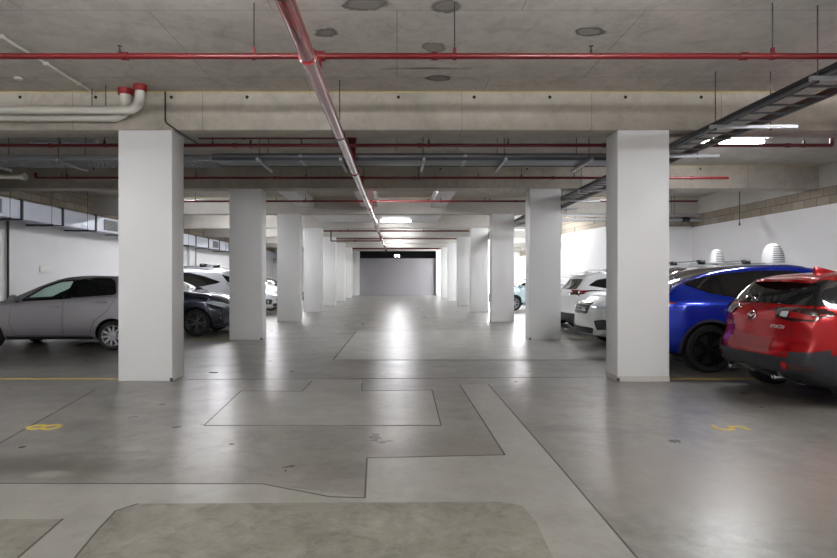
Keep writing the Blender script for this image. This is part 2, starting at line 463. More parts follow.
cross_pipe(5.25, 3.52, -9.2, 9.2, .028, 'red sprinkler pipe nearest the camera, crossing high above the concrete floor', (-3.9, -1.34, .54, 3.52, 6.2), (-2.6, 1.82))
cross_pipe(8.81, 3.52, -9.2, 6.84, .028, 'red sprinkler pipe directly behind the first concrete beam', (-7, -4.6, -2.3, .5, 3.4, 6.4), (-5.3, -2.9, -1.5, 1.75, 4.5), (False, True))
cross_pipe(9.33, 3.77, -3.3, -.745, .024, 'short red branch pipe above the grey trunking, left of the main pipe', (-2.9, -1.6), top=SLAB)
cross_pipe(11.7, 3.52, -7.55, 6.92, .027, 'red sprinkler pipe just in front of the second concrete beam', (-6.9, -4.2, -1.9, .45, 2.6, 5.4), (-7.0, 1.7, 3.7), (True, False))
cross_pipe(15.3, 3.52, -6.3, 8.2, .026, 'red sprinkler pipe under the white ceiling bulkheads', (-5.5, -2.5, 1.2, 4.5), (-3.3, 2.4))
cross_pipe(25.2, 3.52, -3.3, 3.6, .034, 'red sprinkler pipe beyond the lit aisle lamp', (-2.2, 1.2))
cross_pipe(30.3, 3.52, -5, 5, .034, 'red sprinkler pipe far down the aisle', (-2, 2))
cross_pipe(40.4, 3.50, -3.2, 3.4, .05, 'red sprinkler pipe furthest away, just before the grey end wall', (-2, 2))

MX, MZ, MR = -.747, 3.30, .066
t = thing('main_sprinkler_pipe', (MX, 0, MZ), 'thick glossy red sprinkler main running lengthwise down the aisle', 'pipe')
MB().tube([(0, -2, 0), (0, 40.8, 0)], MR, 24).build('pipe', M['main_pipe'], t, smooth=True)
for yy in (4.72, 9.9, 15.0, 20.2, 25.6, 31, 36):
    MB().lathe([(MR, -.05), (MR + .014, -.045), (MR + .014, .045), (MR, .05)], n=24, c=(0, yy, 0)).build('coupling', M['main_pipe'], t, smooth=True)
for yy, zt, r in ((5.25, 3.52, .042), (9.33, 3.77, .062), (11.7, 3.52, .04), (15.3, 3.52, .035)):
    MB().tube([(0, yy, 0), (0, yy, zt - MZ)], r, 16).lathe([(r * .9, -.07), (r * 1.12, -.07), (r * 1.12, .07), (r * .9, .07)], axis='x', n=16, c=(0, yy, zt - MZ), closed=True).build('riser_tee', M['red_pipe'], t, smooth=True)
for yy in (3.6, 7.3, 12.5, 17.6, 22.8, 27.9, 33.1, 38.2):
    MB().tube([(0, yy, MR), (0, yy, SLAB - MZ)], .007, 6).lathe([(MR, -.014), (MR + .006, -.014), (MR + .006, .014), (MR, .014)], n=20, c=(0, yy, 0), closed=True).build('hanger', M['dark_steel'], t)

t = thing('drop_pipe', (-2.97, 25.2, 3.07), 'red drop pipe looping below the far sprinkler pipe to the main', 'pipe')
MB().tube([(0, 0, .45), (0, 0, .03), (.03, 0, 0), (2.19, 0, 0), (2.22, 0, .03), (2.22, 0, .2)], .032, 12).build('pipe', M['red_pipe'], t, smooth=True)
MB().lathe([(.036, -.04), (.045, -.04), (.045, .04), (.036, .04)], axis='x', n=14, c=(1.1, 0, 0)).build('coupling', M['red_pipe'], t, smooth=True)

# ------------------------------------------------------------------ plastic drains on the first beam, conduits
def drain(yy, z, xe, r, rv, label):
    t = thing('drain_pipe', (xe, yy, z), label, 'pipe', 'off white drain pipes on the first beam')
    R = .17
    MB().tube([(-5.7, 0, 0), (-R, 0, 0)], r, 18).build('pipe', M['pvc'], t, smooth=True)
    el = [(-R - .05, 0, 0)] + [(-R + R * math.sin(a), 0, R - R * math.cos(a)) for a in np.linspace(0, PI / 2, 9)] + [(0, 0, SLAB - z - .02)]
    MB().tube(el, [r + .006] * 5 + [rv] * (len(el) - 5), 18).build('elbow', M['pvc'], t, smooth=True)
    MB().lathe([(rv, -.08), (rv + .022, -.08), (rv + .026, .0), (rv, 0)], axis='z', n=20, c=(0, 0, SLAB - z - .001), closed=True).build('fire_collar', M['red_collar'], t, smooth=True)
    for x in (-.32, -1.35):
        MB().lathe([(r, -.02), (r + .008, -.02), (r + .008, .02), (r, .02)], axis='x', n=18, c=(x, 0, 0)).build('coupling', M['pvc'], t, smooth=True)
    for x in (-.46, -2.4):
        MB().tube([(x, 0, r), (x, 0, SLAB - z)], .006, 6).build('hanger_rod', M['dark_steel'], t)
    return t


drain(7.50, 3.685, -3.44, .052, .062, 'upper off white drain pipe on the left of the first beam, turning up furthest right')
drain(7.655, 3.625, -3.71, .050, .074, 'lower off white drain pipe on the first beam, rising into the wider red collar')
t = thing('conduit', (-4.2, 0, SLAB - .016), 'white conduit running lengthwise on the slab at upper left', 'conduit')
MB().tube([(0, 1.5, 0), (0, 7.76, 0)], .016, 10).build('pipe', M['pvc'], t, smooth=True)
for yy in (5.95, 6.7, 7.4):
    MB().box(-.028, .028, yy - .02, yy + .02, -.019, .016).build('saddle', M['pvc'], t)
o = MB().tube([(-3.21, 7.755, SLAB), (-3.21, 7.755, 3.62), (-3.19, 7.755, 3.58), (-2.98, 7.755, 3.43), (-2.96, 8.3, 3.43)], .011, 8).build('black_cable', M['black_cable'], None, smooth=True)
tag(o, 'black cable dropping down the first beam beside the left column', 'cable')
t = thing('drain_pipe', (-9.75, 11.0, 3.42), 'beige pipe with a flared end sticking out from the left wall', 'pipe')
MB().tube([(0, 0, 0), (2.35, 0, 0)], .04, 14).build('pipe', M['pvc'], t, smooth=True)
MB().lathe([(.04, -.14), (.05, -.1), (.07, -.02), (.07, 0), (.03, 0)], axis='x', n=16, c=(2.45, 0, 0)).build('flared_end', M['pvc'], t, smooth=True)
MB().tube([(1.9, 0, .04), (1.9, 0, SLAB - 3.42)], .006, 6).build('hanger_rod', M['dark_steel'], t)
MB().tube([(.4, 0, .04), (.4, 0, SLAB - 3.42)], .006, 6).build('hanger_rod', M['dark_steel'], t)

# ------------------------------------------------------------------ cable tray over the right bays
t = thing('cable_tray', (4.05, 0, 3.35), 'long ladder cable tray hung on rods above the right parking bays', 'cable tray')
for x in (0, .50):
    MB().box(x, x + .03, 3.0, 27.5, 0, .07).box(x - .01 if x else x + .02, x + .01 if x else x + .045, 3.0, 27.5, 0, .006).build('side_rail', M['tray_grey'], t)
rg = MB().box(.03, .50, -.011, .011, .0, .018).build('rung', M['tray_grey'], t, loc=(0, 3.17, 0))
for i in range(1, 80):
    q = rg.copy(); COL.objects.link(q); q.parent = t; q.location = (0, 3.17 + i * .305, 0)
for i in range(14):
    yy = 3.6 + 1.7 * i
    if any(abs(yy - (ROW0 + PITCH * k + CD / 2)) < .27 for k in range(5)): yy -= .5
    s_ = MB().box(-.14, .95, yy - .02, yy + .02, -.044, -.001).build('trapeze_strut', M['galv'], t)
    for x in (-.07, .62):
        MB().tube([(x, yy, -.07), (x, yy, SLAB - 3.35)], .006, 6).box(x - .012, x + .012, yy - .012, yy + .012, -.062, -.044).build('hanger_rod', M['dark_steel'], t)
CABLES = [(-.026, .025, 'black', .0, 'thick black cable tied along the outside of the inner rail of the right cable tray'),
          (.10, .018, 'black', 0, 'black cable lying just inside the inner rail of the right cable tray'),
          (.076, .018, 'black', .041, 'black cable riding raised beside another black one in the right cable tray'),
          (.155, .016, 'grey', 0, 'grey cable next to the black bundle in the right cable tray'),
          (.195, .016, 'grey', 0, 'grey cable second from the black bundle in the right cable tray'),
          (.235, .016, 'grey', 0, 'grey cable along the middle of the right cable tray'),
          (.275, .016, 'grey', 0, 'grey cable just outside the middle of the right cable tray'),
          (.32, .017, 'grey', 0, 'outermost grey cable of the right cable tray, beside an empty gap'),
          (.41, .016, 'brown', 0, 'brown cable second from the outer rail of the right cable tray'),
          (.455, .018, 'brown', 0, 'brown cable along the outer rail of the right cable tray')]
for x, r, nm, dz, lab in CABLES:
    mb = MB(); mb.tube([(4.05 + x + (.004 * math.sin(j * 1.3) if x > 0 else 0), 3.0 + j * 1.2, 3.35 + .019 + r + dz) for j in range(21)], r, 8)
    tag(mb.build('power_cable', M[nm + '_cable'], None, smooth=True), lab, 'cable', 'cables in the right tray')

# cross tray and trunking in the second bay
t = thing('cable_tray', (-9.0, 9.5, 3.43), 'perforated grey cable tray crossing the left bays behind the first beam', 'cable tray')
for yy in (0, .62):
    MB().box(0, 5.85, yy, yy + .025, 0, .09).build('side_rail', M['tray_grey'], t)
mb = MB()
for i in range(73): mb.box(.02 + i * .08, .06 + i * .08, .02, .63, 0, .012)
for yy in (.15, .31, .47): mb.box(0, 5.85, yy, yy + .04, .001, .012)
mb.build('perforated_base', M['tray_grey'], t)
for x in (.5, 1.9, 3.3, 4.7):
    MB().box(x - .02, x + .02, -.12, .80, -.045, -.001).build('trapeze_strut', M['galv'], t)
    for yy in (-.07, .74):
        MB().tube([(x, yy, -.06), (x, yy, SLAB - 3.43)], .006, 6).build('hanger_rod', M['dark_steel'], t)
t = thing('cable_trunking', (-3.14, 9.5, 3.43), 'grey closed cable trunking crossing the aisle behind the first beam', 'cable trunking')
MB().box(0, 7.15, 0, .56, .01, .12).build('trunking', M['tray_grey'], t, bevel=.008)
for yy in (-.012, .54):
    MB().box(0, 7.15, yy, yy + .03, 0, .05).build('edge_lip', M['dark_steel'], t)
for x in (.82, 2.2, 3.59, 4.95, 6.38):
    MB().box(x - .02, x + .02, -.22, .86, -.045, -.001).build('trapeze_strut', M['galv'], t)
    for yy in (-.05, .61):
        MB().tube([(x, yy, -.06), (x, yy, SLAB - 3.43)], .006, 6).build('hanger_rod', M['dark_steel'], t)
for x in (1.5, 4.3):
    MB().box(x - .03, x + .03, -.006, .566, .005, .126).build('cover_joint', M['galv'], t)

# ------------------------------------------------------------------ duct on the left wall
t = thing('air_duct', (-9.2, 0, 2.87), 'long galvanised air duct running along the left wall above the cars', 'duct')
MB().box(-.58, 0, 3.0, 43.6, 0, .45).build('duct', M['duct'], t)
for yy in (5.2, 6.9, 8.6, 10.3, 12.0, 13.72, 15.4, 17.1, 18.8, 20.5, 22.2, 23.9, 25.6, 27.3, 29.0, 30.7, 32.4, 34.1):
    MB().box(-.58, .028, yy - .035, yy + .035, -.028, .478).build('flange', M['dark_steel'], t)
for yy in (12.6, 18.0, 28.4, 33.3):
    g = MB().box(.0, .02, yy - .42, yy + .42, .06, .40).build('grille', M['tray_grey'], t)
    mb = MB()
    for i in range(7): mb.box(.016, .026, yy - .38, yy + .38, .085 + .043 * i, .105 + .043 * i)
    mb.build('louvre', M['dark_steel'], g)
for yy in (9.5, 13.2, 14.8, 16.5, 20, 24.5, 29.8):
    MB().box(-.6, .12, yy - .02, yy + .02, -.072, -.029).build('support_strut', M['dark_steel'], t)
    MB().tube([(.08, yy, -.08), (.08, yy, SLAB - 2.87 if not any(abs(yy - (ROW0 + PITCH * k + CD / 2)) < .25 for k in range(6)) else SOFFIT - 2.87)], .006, 6).build('hanger_rod', M['dark_steel'], t)
o = MB().tube([(-9.76, 14.05, 0), (-9.76, 14.05, 2.86)], .028, 10).build('downpipe', M['dark_steel'], None, smooth=True)
tag(o, 'thin black vertical pipe on the left wall ahead of the grey hatchback', 'pipe')
o = MB().tube([(-9.76, 27.2, 0), (-9.76, 27.2, 2.86)], .03, 10).build('downpipe', M['galv'], None, smooth=True)
tag(o, 'thin grey vertical pipe on the left wall above the silver car', 'pipe')
struct(MB().box(XL, XL + .14, 26.1, 26.6, 0, 2.86).build('wall_left_pier', M['column_paint']))
o = MB().box(-9.798, -9.78, 15.35, 15.85, 1.58, 1.76).build('wall_sign', M['plate'], None, bevel=.003)
tag(o, 'small blank white sign on the left wall above the grey hatchback', 'sign')

# ------------------------------------------------------------------ pipes by the right wall
for z, r, lab in ((3.39, .034, 'upper of two grey pipes in front of the right store room'), (3.27, .045, 'lower grey pipe with a valve in front of the right store room')):
    t = thing('water_pipe', (4.75, 17.68 if z > 3.3 else 17.86, z), lab, 'pipe', 'grey water pipes by the right wall')
    MB().tube([(0, 0, 0), (4.95, 0, 0)], r, 14).build('pipe', M['galv'], t, smooth=True)
    for x in (.6, 2.4, 4.0):
        MB().tube([(x, 0, r), (x, 0, SLAB - z)], .006, 6).build('hanger_rod', M['dark_steel'], t)
    if z < 3.3:
        MB().lathe([(r, -.11), (.075, -.11), (.075, -.05), (.06, -.05), (.06, .05), (.075, .05), (.075, .11), (r, .11)], axis='x', n=18, c=(4.45, 0, 0)).build('valve_body', M['dark_steel'], t, smooth=True)
        MB().lathe([(.0, .06), (.06, .06), (.06, .09), (0, .09)], axis='z', n=14, c=(4.45, 0, 0)).build('valve_wheel', M['red_pipe'], t, smooth=True)
o = MB().tube([(8.32, 13.6, SLAB), (8.32, 13.6, 2.76), (8.32, 13.6, 2.76), (8.32, 13.6, 2.70)], [.009, .009, .02, .02], 8).build('threaded_rod', M['dark_steel'], None)
tag(o, 'loose threaded rod hanging from the ceiling by the right wall', 'rod')

# ------------------------------------------------------------------ lamps
LAMPS = []
def batten(x, y, z, label, on=True, length=1.25, mat_on='lamp_on', open_top=False):
    t = thing('batten_light', (x, y, z), label, 'ceiling light', 'batten lights')
    h = length / 2
    hw = .09 if open_top else .055
    if open_top:      # added fill uplight: closed tray below, bare diffuser above it
        MB().box(-h, h, -hw - .01, hw + .01, -.10, -.085).build('housing', M['lamp_body'], t)
        MB().box(-h + .03, h - .03, -hw, hw, -.0849, -.03).build('diffuser', M[mat_on], t)
    else:
        MB().box(-h, h, -hw, hw, -.035, 0).build('housing', M['lamp_body'], t)
        MB().box(-h + .03, h - .03, -hw + .006, hw - .006, -.075, -.0351).build('diffuser', M[mat_on] if on else M['lamp_off'], t)
    for s in (-1, 1):
        E = MB().box(s * h - .03 * (s > 0), s * h + .03 * (s < 0), -hw, hw, -.084 if open_top else -.078, -.01 if open_top else -.03)
        E.build('end_cap', M['lamp_body'], t)
    return t


def hang(t, z):
    for u in (-.45, .45):
        MB().tube([(u, 0, -.01), (u, 0, SLAB + .002 - z)], .006, 6).build('hanger_rod', M['dark_steel'], t)


for k in range(-2, 7):
    y = 10.45 + PITCH * (k - 1)
    for s, side in ((-1, 'left'), (1, 'right')):
        x = 6.22 * s
        if 17 < y < 24 and s > 0: x = 5.2
        off = (s < 0 and k == 1)
        where = {-2: 'well behind the camera', -1: 'behind the camera', 0: 'above the nearest bays', 1: 'behind the first beam'}.get(k, 'in ceiling bay %s from the camera' % {2: 'three', 3: 'four', 4: 'five', 5: 'six', 6: 'seven'}.get(k))
        z = 3.55 if k < 1 else SLAB + .002  # out-of-view lamps hung lower to throw more light onto the ceiling
        t = batten(x, y - (.6 if k == 0 else 0), z, '%s batten light over the %s bays, %s' % ('unlit' if off else 'lit white', side, where), not off, mat_on=('lamp_on' if k < 3 else 'lamp_strong' if (s > 0 and k > 4) else 'lamp_deep'))
        if k < 1: hang(t, z)
batten(-.05, 22.3, 3.722, 'lit white batten light under the bulkhead over the middle of the aisle', True, mat_on='lamp_aisle')
for x, y, w_ in ((-2.1, 2.7, 'on rods above the camera, left of the main pipe'), (2.1, 2.7, 'on rods above the camera, right of the main pipe'), (-2.1, -2.4, 'on rods behind the camera, left of the main pipe'), (2.1, -2.4, 'on rods behind the camera, right of the main pipe')):
    hang(batten(x, y, 3.3, 'added unseen fill uplight, ' + w_, True, open_top=True), 3.3)  # uplights added out of view to brighten the near ceiling
batten(.0, 13.8, SLAB + .002, 'added fill batten light over the aisle, hidden behind the second beam', True, mat_on='lamp_fill')  # lamp added out of sight to light the inner column sides and aisle
for y in (27.4, 32.6, 37.7):
    batten(.1, y, SLAB + .002, 'added unseen batten light over the aisle, %s' % {27.4: 'second beyond the bulkhead', 32.6: 'third beyond the bulkhead', 37.7: 'last before the end wall'}[y], mat_on='lamp_end')  # unseen lamps added to brighten the far aisle
for x in (4.4, 6.6):
    batten(x, 41.0, SLAB + .002, 'added unseen batten light at the far right corner, %s' % ('nearer the aisle' if x < 5 else 'nearer the side wall'), mat_on='lamp_strong')  # lamps added to blow out the far right end
t = thing('emergency_light', (.0, 40.9, 2.99), 'small bright emergency light hanging at the far end of the aisle', 'emergency light')
MB().box(-.22, .22, -.05, .05, -.05, .05).build('housing', M['dark_steel'], t, bevel=.01)
for s in (-1, 1):
    MB().lathe([(0, -.03), (.06, -.02), (.07, 0), (.07, .03), (0, .03)], n=18, c=(s * .11, -.06, 0)).build('lens', M['lamp_far'], t, smooth=True)
MB().tube([(0, 0, .05), (0, 0, SLAB + .002 - 2.99)], .01, 8).build('stem', M['dark_steel'], t)
t = thing('ceiling_sensor', (0.0, 9.95, 3.66), 'small white sensor hanging over the aisle behind the first beam', 'sensor')
MB().tube([(0, 0, .1), (0, 0, SLAB + .002 - 3.66)], .012, 8).build('stem', M['pvc'], t, smooth=True)
MB().lathe([(0, 0), (.03, .005), (.045, .04), (.045, .09), (.02, .11), (0, .11)], axis='z', n=18).build('sensor_head', M['pvc'], t, smooth=True)
o = MB().lathe([(0, .0), (.05, 0), (.05, .02), (0, .03)], axis='z', n=16, c=(-4.87, 7.2, SLAB - .029)).build('junction_box', M['pvc'], None, smooth=True)
tag(o, 'small round junction box on the slab beside the white conduit', 'junction box')
# ------------------------------------------------------------------ cars: shared shaping tools
def pchip(P, x):
    P = sorted(P)
    X = np.array([p[0] for p in P], float); Y = np.array([p[1] for p in P], float)
    h = np.diff(X); d = np.diff(Y) / h
    m = np.zeros(len(X)); m[0], m[-1] = d[0], d[-1]
    for i in range(1, len(X) - 1):
        if d[i - 1] * d[i] > 0:
            w1, w2 = 2 * h[i] + h[i - 1], h[i] + 2 * h[i - 1]
            m[i] = (w1 + w2) / (w1 / d[i - 1] + w2 / d[i])
    x = np.clip(x, X[0], X[-1])
    i = np.clip(np.searchsorted(X, x, side='right') - 1, 0, len(X) - 2)
    t = (x - X[i]) / h[i]
    return (2 * t**3 - 3 * t**2 + 1) * Y[i] + (t**3 - 2 * t**2 + t) * h[i] * m[i] + (-2 * t**3 + 3 * t**2) * Y[i + 1] + (t**3 - t**2) * h[i] * m[i + 1]


def smooth01(a):
    a = np.clip(a, 0, 1)
    return a * a * (3 - 2 * a)


def body_bm(S):
    """closed body surface; x forward, y left, z up, origin on the ground under the centre"""
    L, W = S['L'], S['W'] / 2
    N = 100
    xs = np.linspace(-L / 2, L / 2, N)
    zr, zb, zf = pchip(S['roof'], xs), pchip(S['belt'], xs), pchip(S['bottom'], xs)
    wd = W * pchip(S.get('plan', [(-L / 2, .93), (-L / 2 + .5, .985), (-.3, 1), (.6, 1), (L / 2 - .6, .985), (L / 2, .90)]), xs)
    wr = W * pchip(S.get('roofw', [(-L / 2, .62), (-.6, .68), (.2, .68), (L / 2, .66)]), xs)
    secs = []
    for i in range(N):
        f, bb, r, w, ro = zf[i], zb[i], max(zr[i], zb[i] + .015), wd[i], wr[i]
        h = r - bb
        t = float(smooth01(h / .42))
        we = (.87 * w) * (1 - t) + ro * t
        c = [(0, f), (.45 * w, f), (.82 * w, f), (.94 * w, f + .04), (.985 * w, f + .17), (w * .995, f + .42 * (bb - f)), (w, f + .62 * (bb - f)), (w * .988, bb - .13), (.968 * w, bb - .035), (.935 * w, bb + .012 * t)]
        y0, z0, z1 = .935 * w, bb + .012 * t, bb + h * .86
        c += [(y0 + (we + .03 * t - y0) * s, z0 + (z1 - z0) * s) for s in (.25, .5, .75, 1)]
        c += [(we * .97, bb + h * .935), (we * .84, bb + h * .975), (we * .6, bb + h * .992), (we * .3, r), (0, r)]
        c = np.array(c)
        d = [c[0]]
        for a, b_ in zip(c[:-1], c[1:]):
            d += [(a + b_) / 2, b_]
        d = np.array(d)
        for _ in range(2):
            e = d.copy(); e[1:-1] = .25 * d[:-2] + .5 * d[1:-1] + .25 * d[2:]; d = e
        secs.append((xs[i], d))
    rings = []
    def ring(x, d): return [(x, y, z) for y, z in d] + [(x, -y, z) for y, z in d[-2:0:-1]]
    def cap(x, d):
        c = np.array([0, (d[0][1] + d[-1][1]) / 2])
        return [ring(x, c + (d - c) * s) for s in (.985, .95, .86, .74, .6, .45, .3, .15)]
    rings += cap(xs[0], secs[0][1])[::-1]
    rings += [ring(x, d) for x, d in secs]
    rings += cap(xs[-1], secs[-1][1])
    V = np.array(rings)
    m = V.shape[1]
    P = V.reshape(-1, 3)
    x, y, z = P[:, 0].copy(), np.abs(P[:, 1]), P[:, 2]
    rb = smooth01(1 - (x + L / 2) / S.get('rblend', .55)); fb = smooth01(1 - (L / 2 - x) / S.get('fblend', .8))
    P[:, 0] += rb * (pchip(S['rear_prof'], z) + S.get('kr', .14) * (y / W) ** 3.2)
    P[:, 0] -= fb * (pchip(S['front_prof'], z) + S.get('kf', .3) * (y / W) ** 2.6)
    bm = bmesh.new()
    vs = [bm.verts.new(p) for p in P]
    R = len(rings)
    for i in range(R - 1):
        for k in range(m):
            bm.faces.new((vs[i * m + k], vs[i * m + (k + 1) % m], vs[(i + 1) * m + (k + 1) % m], vs[(i + 1) * m + k]))
    bm.faces.new([vs[k] for k in range(m)][::-1]); bm.faces.new([vs[(R - 1) * m + k] for k in range(m)])
    for _ in range(2):
        bmesh.ops.smooth_vert(bm, verts=bm.verts, factor=.5, use_axis_x=True, use_axis_y=True, use_axis_z=True)
    bmesh.ops.recalc_face_normals(bm, faces=bm.faces)
    return bm


def carve(o, cutter_mb, m):
    """cut a solid out of an object; the cut takes the cutter's material"""
    c = cutter_mb.build('cutter', m, o.parent)
    md = o.modifiers.new('cut', 'BOOLEAN'); md.object = c; md.operation = 'DIFFERENCE'; md.solver = 'EXACT'; md.material_mode = 'TRANSFER'
    bpy.context.view_layer.update()
    me = bpy.data.meshes.new_from_object(o.evaluated_get(bpy.context.evaluated_depsgraph_get()))
    o.modifiers.clear()
    old = o.data; o.data = me; bpy.data.meshes.remove(old)
    cm = c.data; bpy.data.objects.remove(c); bpy.data.meshes.remove(cm)


def rounded(poly, n=5, k=.22):
    """round the corners of a 2D outline"""
    out, m = [], len(poly)
    for i in range(m):
        p, a, b_ = (Vector(poly[j % m]) for j in (i, i - 1, i + 1))
        s, e = p.lerp(a, k), p.lerp(b_, k)
        for j in range(n + 1):
            t = j / n
            out.append(tuple(s.lerp(p, t).lerp(p.lerp(e, t), t)))
    return out


def ribbon(pts, w, closed=False):
    P = [Vector(p) for p in pts]
    L_, R_ = [], []
    for i, p in enumerate(P):
        a = P[i - 1] if (i or closed) else p
        b_ = P[(i + 1) % len(P)] if (i < len(P) - 1 or closed) else p
        d = (b_ - a).normalized(); nn = Vector((-d.y, d.x)) * w / 2
        L_.append(tuple(p + nn)); R_.append(tuple(p - nn))
    return [[L_[i], L_[(i + 1) % len(P)], R_[(i + 1) % len(P)], R_[i]] for i in range(len(P) if closed else len(P) - 1)]


def circle2(c, r, n=24, a0=0, a1=2 * PI, rx=1.0):
    full = abs(a1 - a0 - 2 * PI) < 1e-6
    return [(c[0] + r * rx * math.cos(a0 + (a1 - a0) * i / (n if full else n - 1)), c[1] + r * math.sin(a0 + (a1 - a0) * i / (n if full else n - 1))) for i in range(n)]


class Car:
    VIEWS = {'left': ((0, 3, 0), (0, -1, 0), (0, 2)), 'right': ((0, -3, 0), (0, 1, 0), (0, 2)), 'rear': ((-4, 0, 0), (1, 0, 0), (1, 2)), 'front': ((4, 0, 0), (-1, 0, 0), (1, 2)), 'top': ((0, 0, 4), (0, 0, -1), (0, 1))}

    def __init__(s, S, name, loc, rz, label, group):
        s.S = S
        s.root = thing(name, loc, label, 'car', group, rz)
        bm = body_bm(S)
        s.bvh = BVHTree.FromBMesh(bm)
        me = bpy.data.meshes.new('body'); bm.to_mesh(me); bm.free()
        s.body = link('body', me, S['paint'], s.root)
        r = S['wr_']; W = S['W'] / 2
        mb = MB()
        for xa in (S['front_axle'], S['rear_axle']):
            for sg in (1, -1):
                mb.lathe([(0, W - .40), (r + S.get('arch', .055), W - .40), (r + S.get('arch', .055), W + .3), (0, W + .3)] if sg > 0 else [(0, -W + .40), (r + S.get('arch', .055), -W + .40), (r + S.get('arch', .055), -W - .3), (0, -W - .3)], n=48, c=(xa, 0, r))
        carve(s.body, mb, M['gap'])

    def finish(s):
        me = s.body.data
        me.polygons.foreach_set('use_smooth', [True] * len(me.polygons))
        me.set_sharp_from_angle(angle=math.radians(40))

    def decal(s, name, poly, view, m, eps=.004, parent=None, g=.04, build=True, acc=None):
        """a panel with the outline poly (drawn in the given view) laid on the body surface"""
        o, d, (a, b_) = s.VIEWS[view]
        bm = bmesh.new() if acc is None else acc
        polys = poly if isinstance(poly[0][0], (tuple, list)) else [poly]
        new = []
        for pl in polys:
            t = bmesh.new()
            t.faces.new([t.verts.new((p[0], p[1], 0)) for p in pl])
            bmesh.ops.triangulate(t, faces=t.faces[:])
            for ax in (0, 1):
                lo, hi = min(p[ax] for p in pl), max(p[ax] for p in pl)
                for i in range(1, int((hi - lo) / g) + 1):
                    co = [0, 0, 0]; co[ax] = lo + g * i; no = [0, 0, 0]; no[ax] = 1
                    bmesh.ops.bisect_plane(t, geom=t.verts[:] + t.edges[:] + t.faces[:], plane_co=co, plane_no=no, dist=1e-5)
            idx = {}
            for v in t.verts:
                org = list(o); org[a], org[b_] = v.co.x, v.co.y
                hit, nrm, _, _ = s.bvh.ray_cast(Vector(org), Vector(d))
                if hit is None:
                    q = Vector(org); q[0 if view in ('rear', 'front') else (1 if view in ('left', 'right') else 2)] = 0
                    hit, nrm, _, _ = s.bvh.find_nearest(q + Vector(d) * -(s.S['L'] / 2 if view in ('rear', 'front') else s.S['W'] / 2))
                if nrm.dot(Vector(d)) > 0: nrm = -nrm
                idx[v] = bm.verts.new(hit + nrm * eps)
            for f in t.faces:
                fv = [idx[v] for v in f.verts]
                nf = bm.faces.new(fv); nf.normal_update()
                if nf.normal.dot(Vector(d)) > 0: nf.normal_flip()
                nf.smooth = True
            t.free()
        if acc is not None: return None
        me = bpy.data.meshes.new(name); bm.to_mesh(me); bm.free()
        return link(name, me, m, parent or s.root)

    def both(s, name, poly, m, **k):
        return [s.decal(name, poly, v, m, **k) for v in ('left', 'right')]

    def sym(s, name, poly, view, m, **k):
        fl = [[(-p[0], p[1]) for p in q] for q in poly] if isinstance(poly[0][0], (tuple, list)) else [(-p[0], p[1]) for p in poly]
        return [s.decal(name, poly, view, m, **k), s.decal(name, fl, view, m, **k)]

    def point(s, view, u, v):
        o, d, (a, b_) = s.VIEWS[view]
        org = list(o); org[a], org[b_] = u, v
        hit, nrm, _, _ = s.bvh.ray_cast(Vector(org), Vector(d))
        return hit, nrm

    def door(s, poly, handle=None, sides=('left', 'right'), hm=None):
        for v in sides:
            s.decal('door_gap', ribbon(poly, .016, True), v, M['gap'], eps=.0015, g=.08)
            d = s.decal('door', poly, v, s.S['paint'], eps=.003)
            if handle:
                h, n = s.point(v, *handle)
                sg = 1 if v == 'left' else -1
                mb = MB().tube([(handle[0] - .10, h.y + sg * .004, handle[1]), (handle[0] - .08, h.y + sg * .028, handle[1] + .004), (handle[0] + .08, h.y + sg * .03, handle[1] - .002), (handle[0] + .10, h.y + sg * .004, handle[1] - .005)], [.012, .016, .016, .012], 10)
                mb.build('door_handle', hm or s.S['paint'], d, smooth=True)

    def mirror(s, x, z, m2=None):
        for v in ('left', 'right'):
            h, n = s.point(v, x, z)
            sg = 1 if v == 'left' else -1
            y = h.y + sg * .12
            me = bpy.data.meshes.new('mirror'); bm = bmesh.new()
            bmesh.ops.create_uvsphere(bm, u_segments=20, v_segments=12, radius=1)
            for p in bm.verts:
                k = 1.0 if p.co.x > 0 else .45
                p.co = Vector((x + p.co.x * .085 * k, y + p.co.y * .115, z + .03 + p.co.z * .075))
            for f in bm.faces: f.smooth = True
            bm.to_mesh(me); bm.free()
            o = link('mirror', me, m2 or s.S['paint'], s.root)
            MB().tube([(x, h.y - sg * .03, z - .05), (x, y, z - .01)], .025, 8).build('mirror_arm', M['plastic'], o, smooth=True)

    def wheels(s, style, steer=0.0):
        S = s.S; r, W = S['wr_'], S['W'] / 2
        w = S.get('tw', .2)
        cache = None
        for xa in (S['front_axle'], S['rear_axle']):
            for sg in (1, -1):
                loc = (xa, sg * (W - w / 2 - .02), r)
                if cache is None:
                    rim, tyre, disc = make_wheel(style, r, w, s.root)
                    cache = (rim, tyre, disc)
                else:
                    rim, tyre, disc = (c.copy() for c in cache)
                    for c in (rim, tyre, disc): COL.objects.link(c)
                    rim.parent = s.root; tyre.parent = rim; disc.parent = rim
                rim.location = loc
                rim.rotation_euler = (0, .35 * xa, 0 if sg > 0 else PI)

    def arch_trim(s, m, w=.06, a0=-.35, name='arch_trim'):
        r = s.S['wr_'] + s.S.get('arch', .055)
        for xa in (s.S['front_axle'], s.S['rear_axle']):
            zc = s.S['wr_']
            out = circle2((xa, zc), r + w, 26, -a0 + 0, PI + a0) if False else circle2((xa, zc), r + w, 30, a0, PI - a0)
            inn = circle2((xa, zc), r + .004, 30, PI - a0, a0)
            s.both(name, out + inn, m, eps=.008)


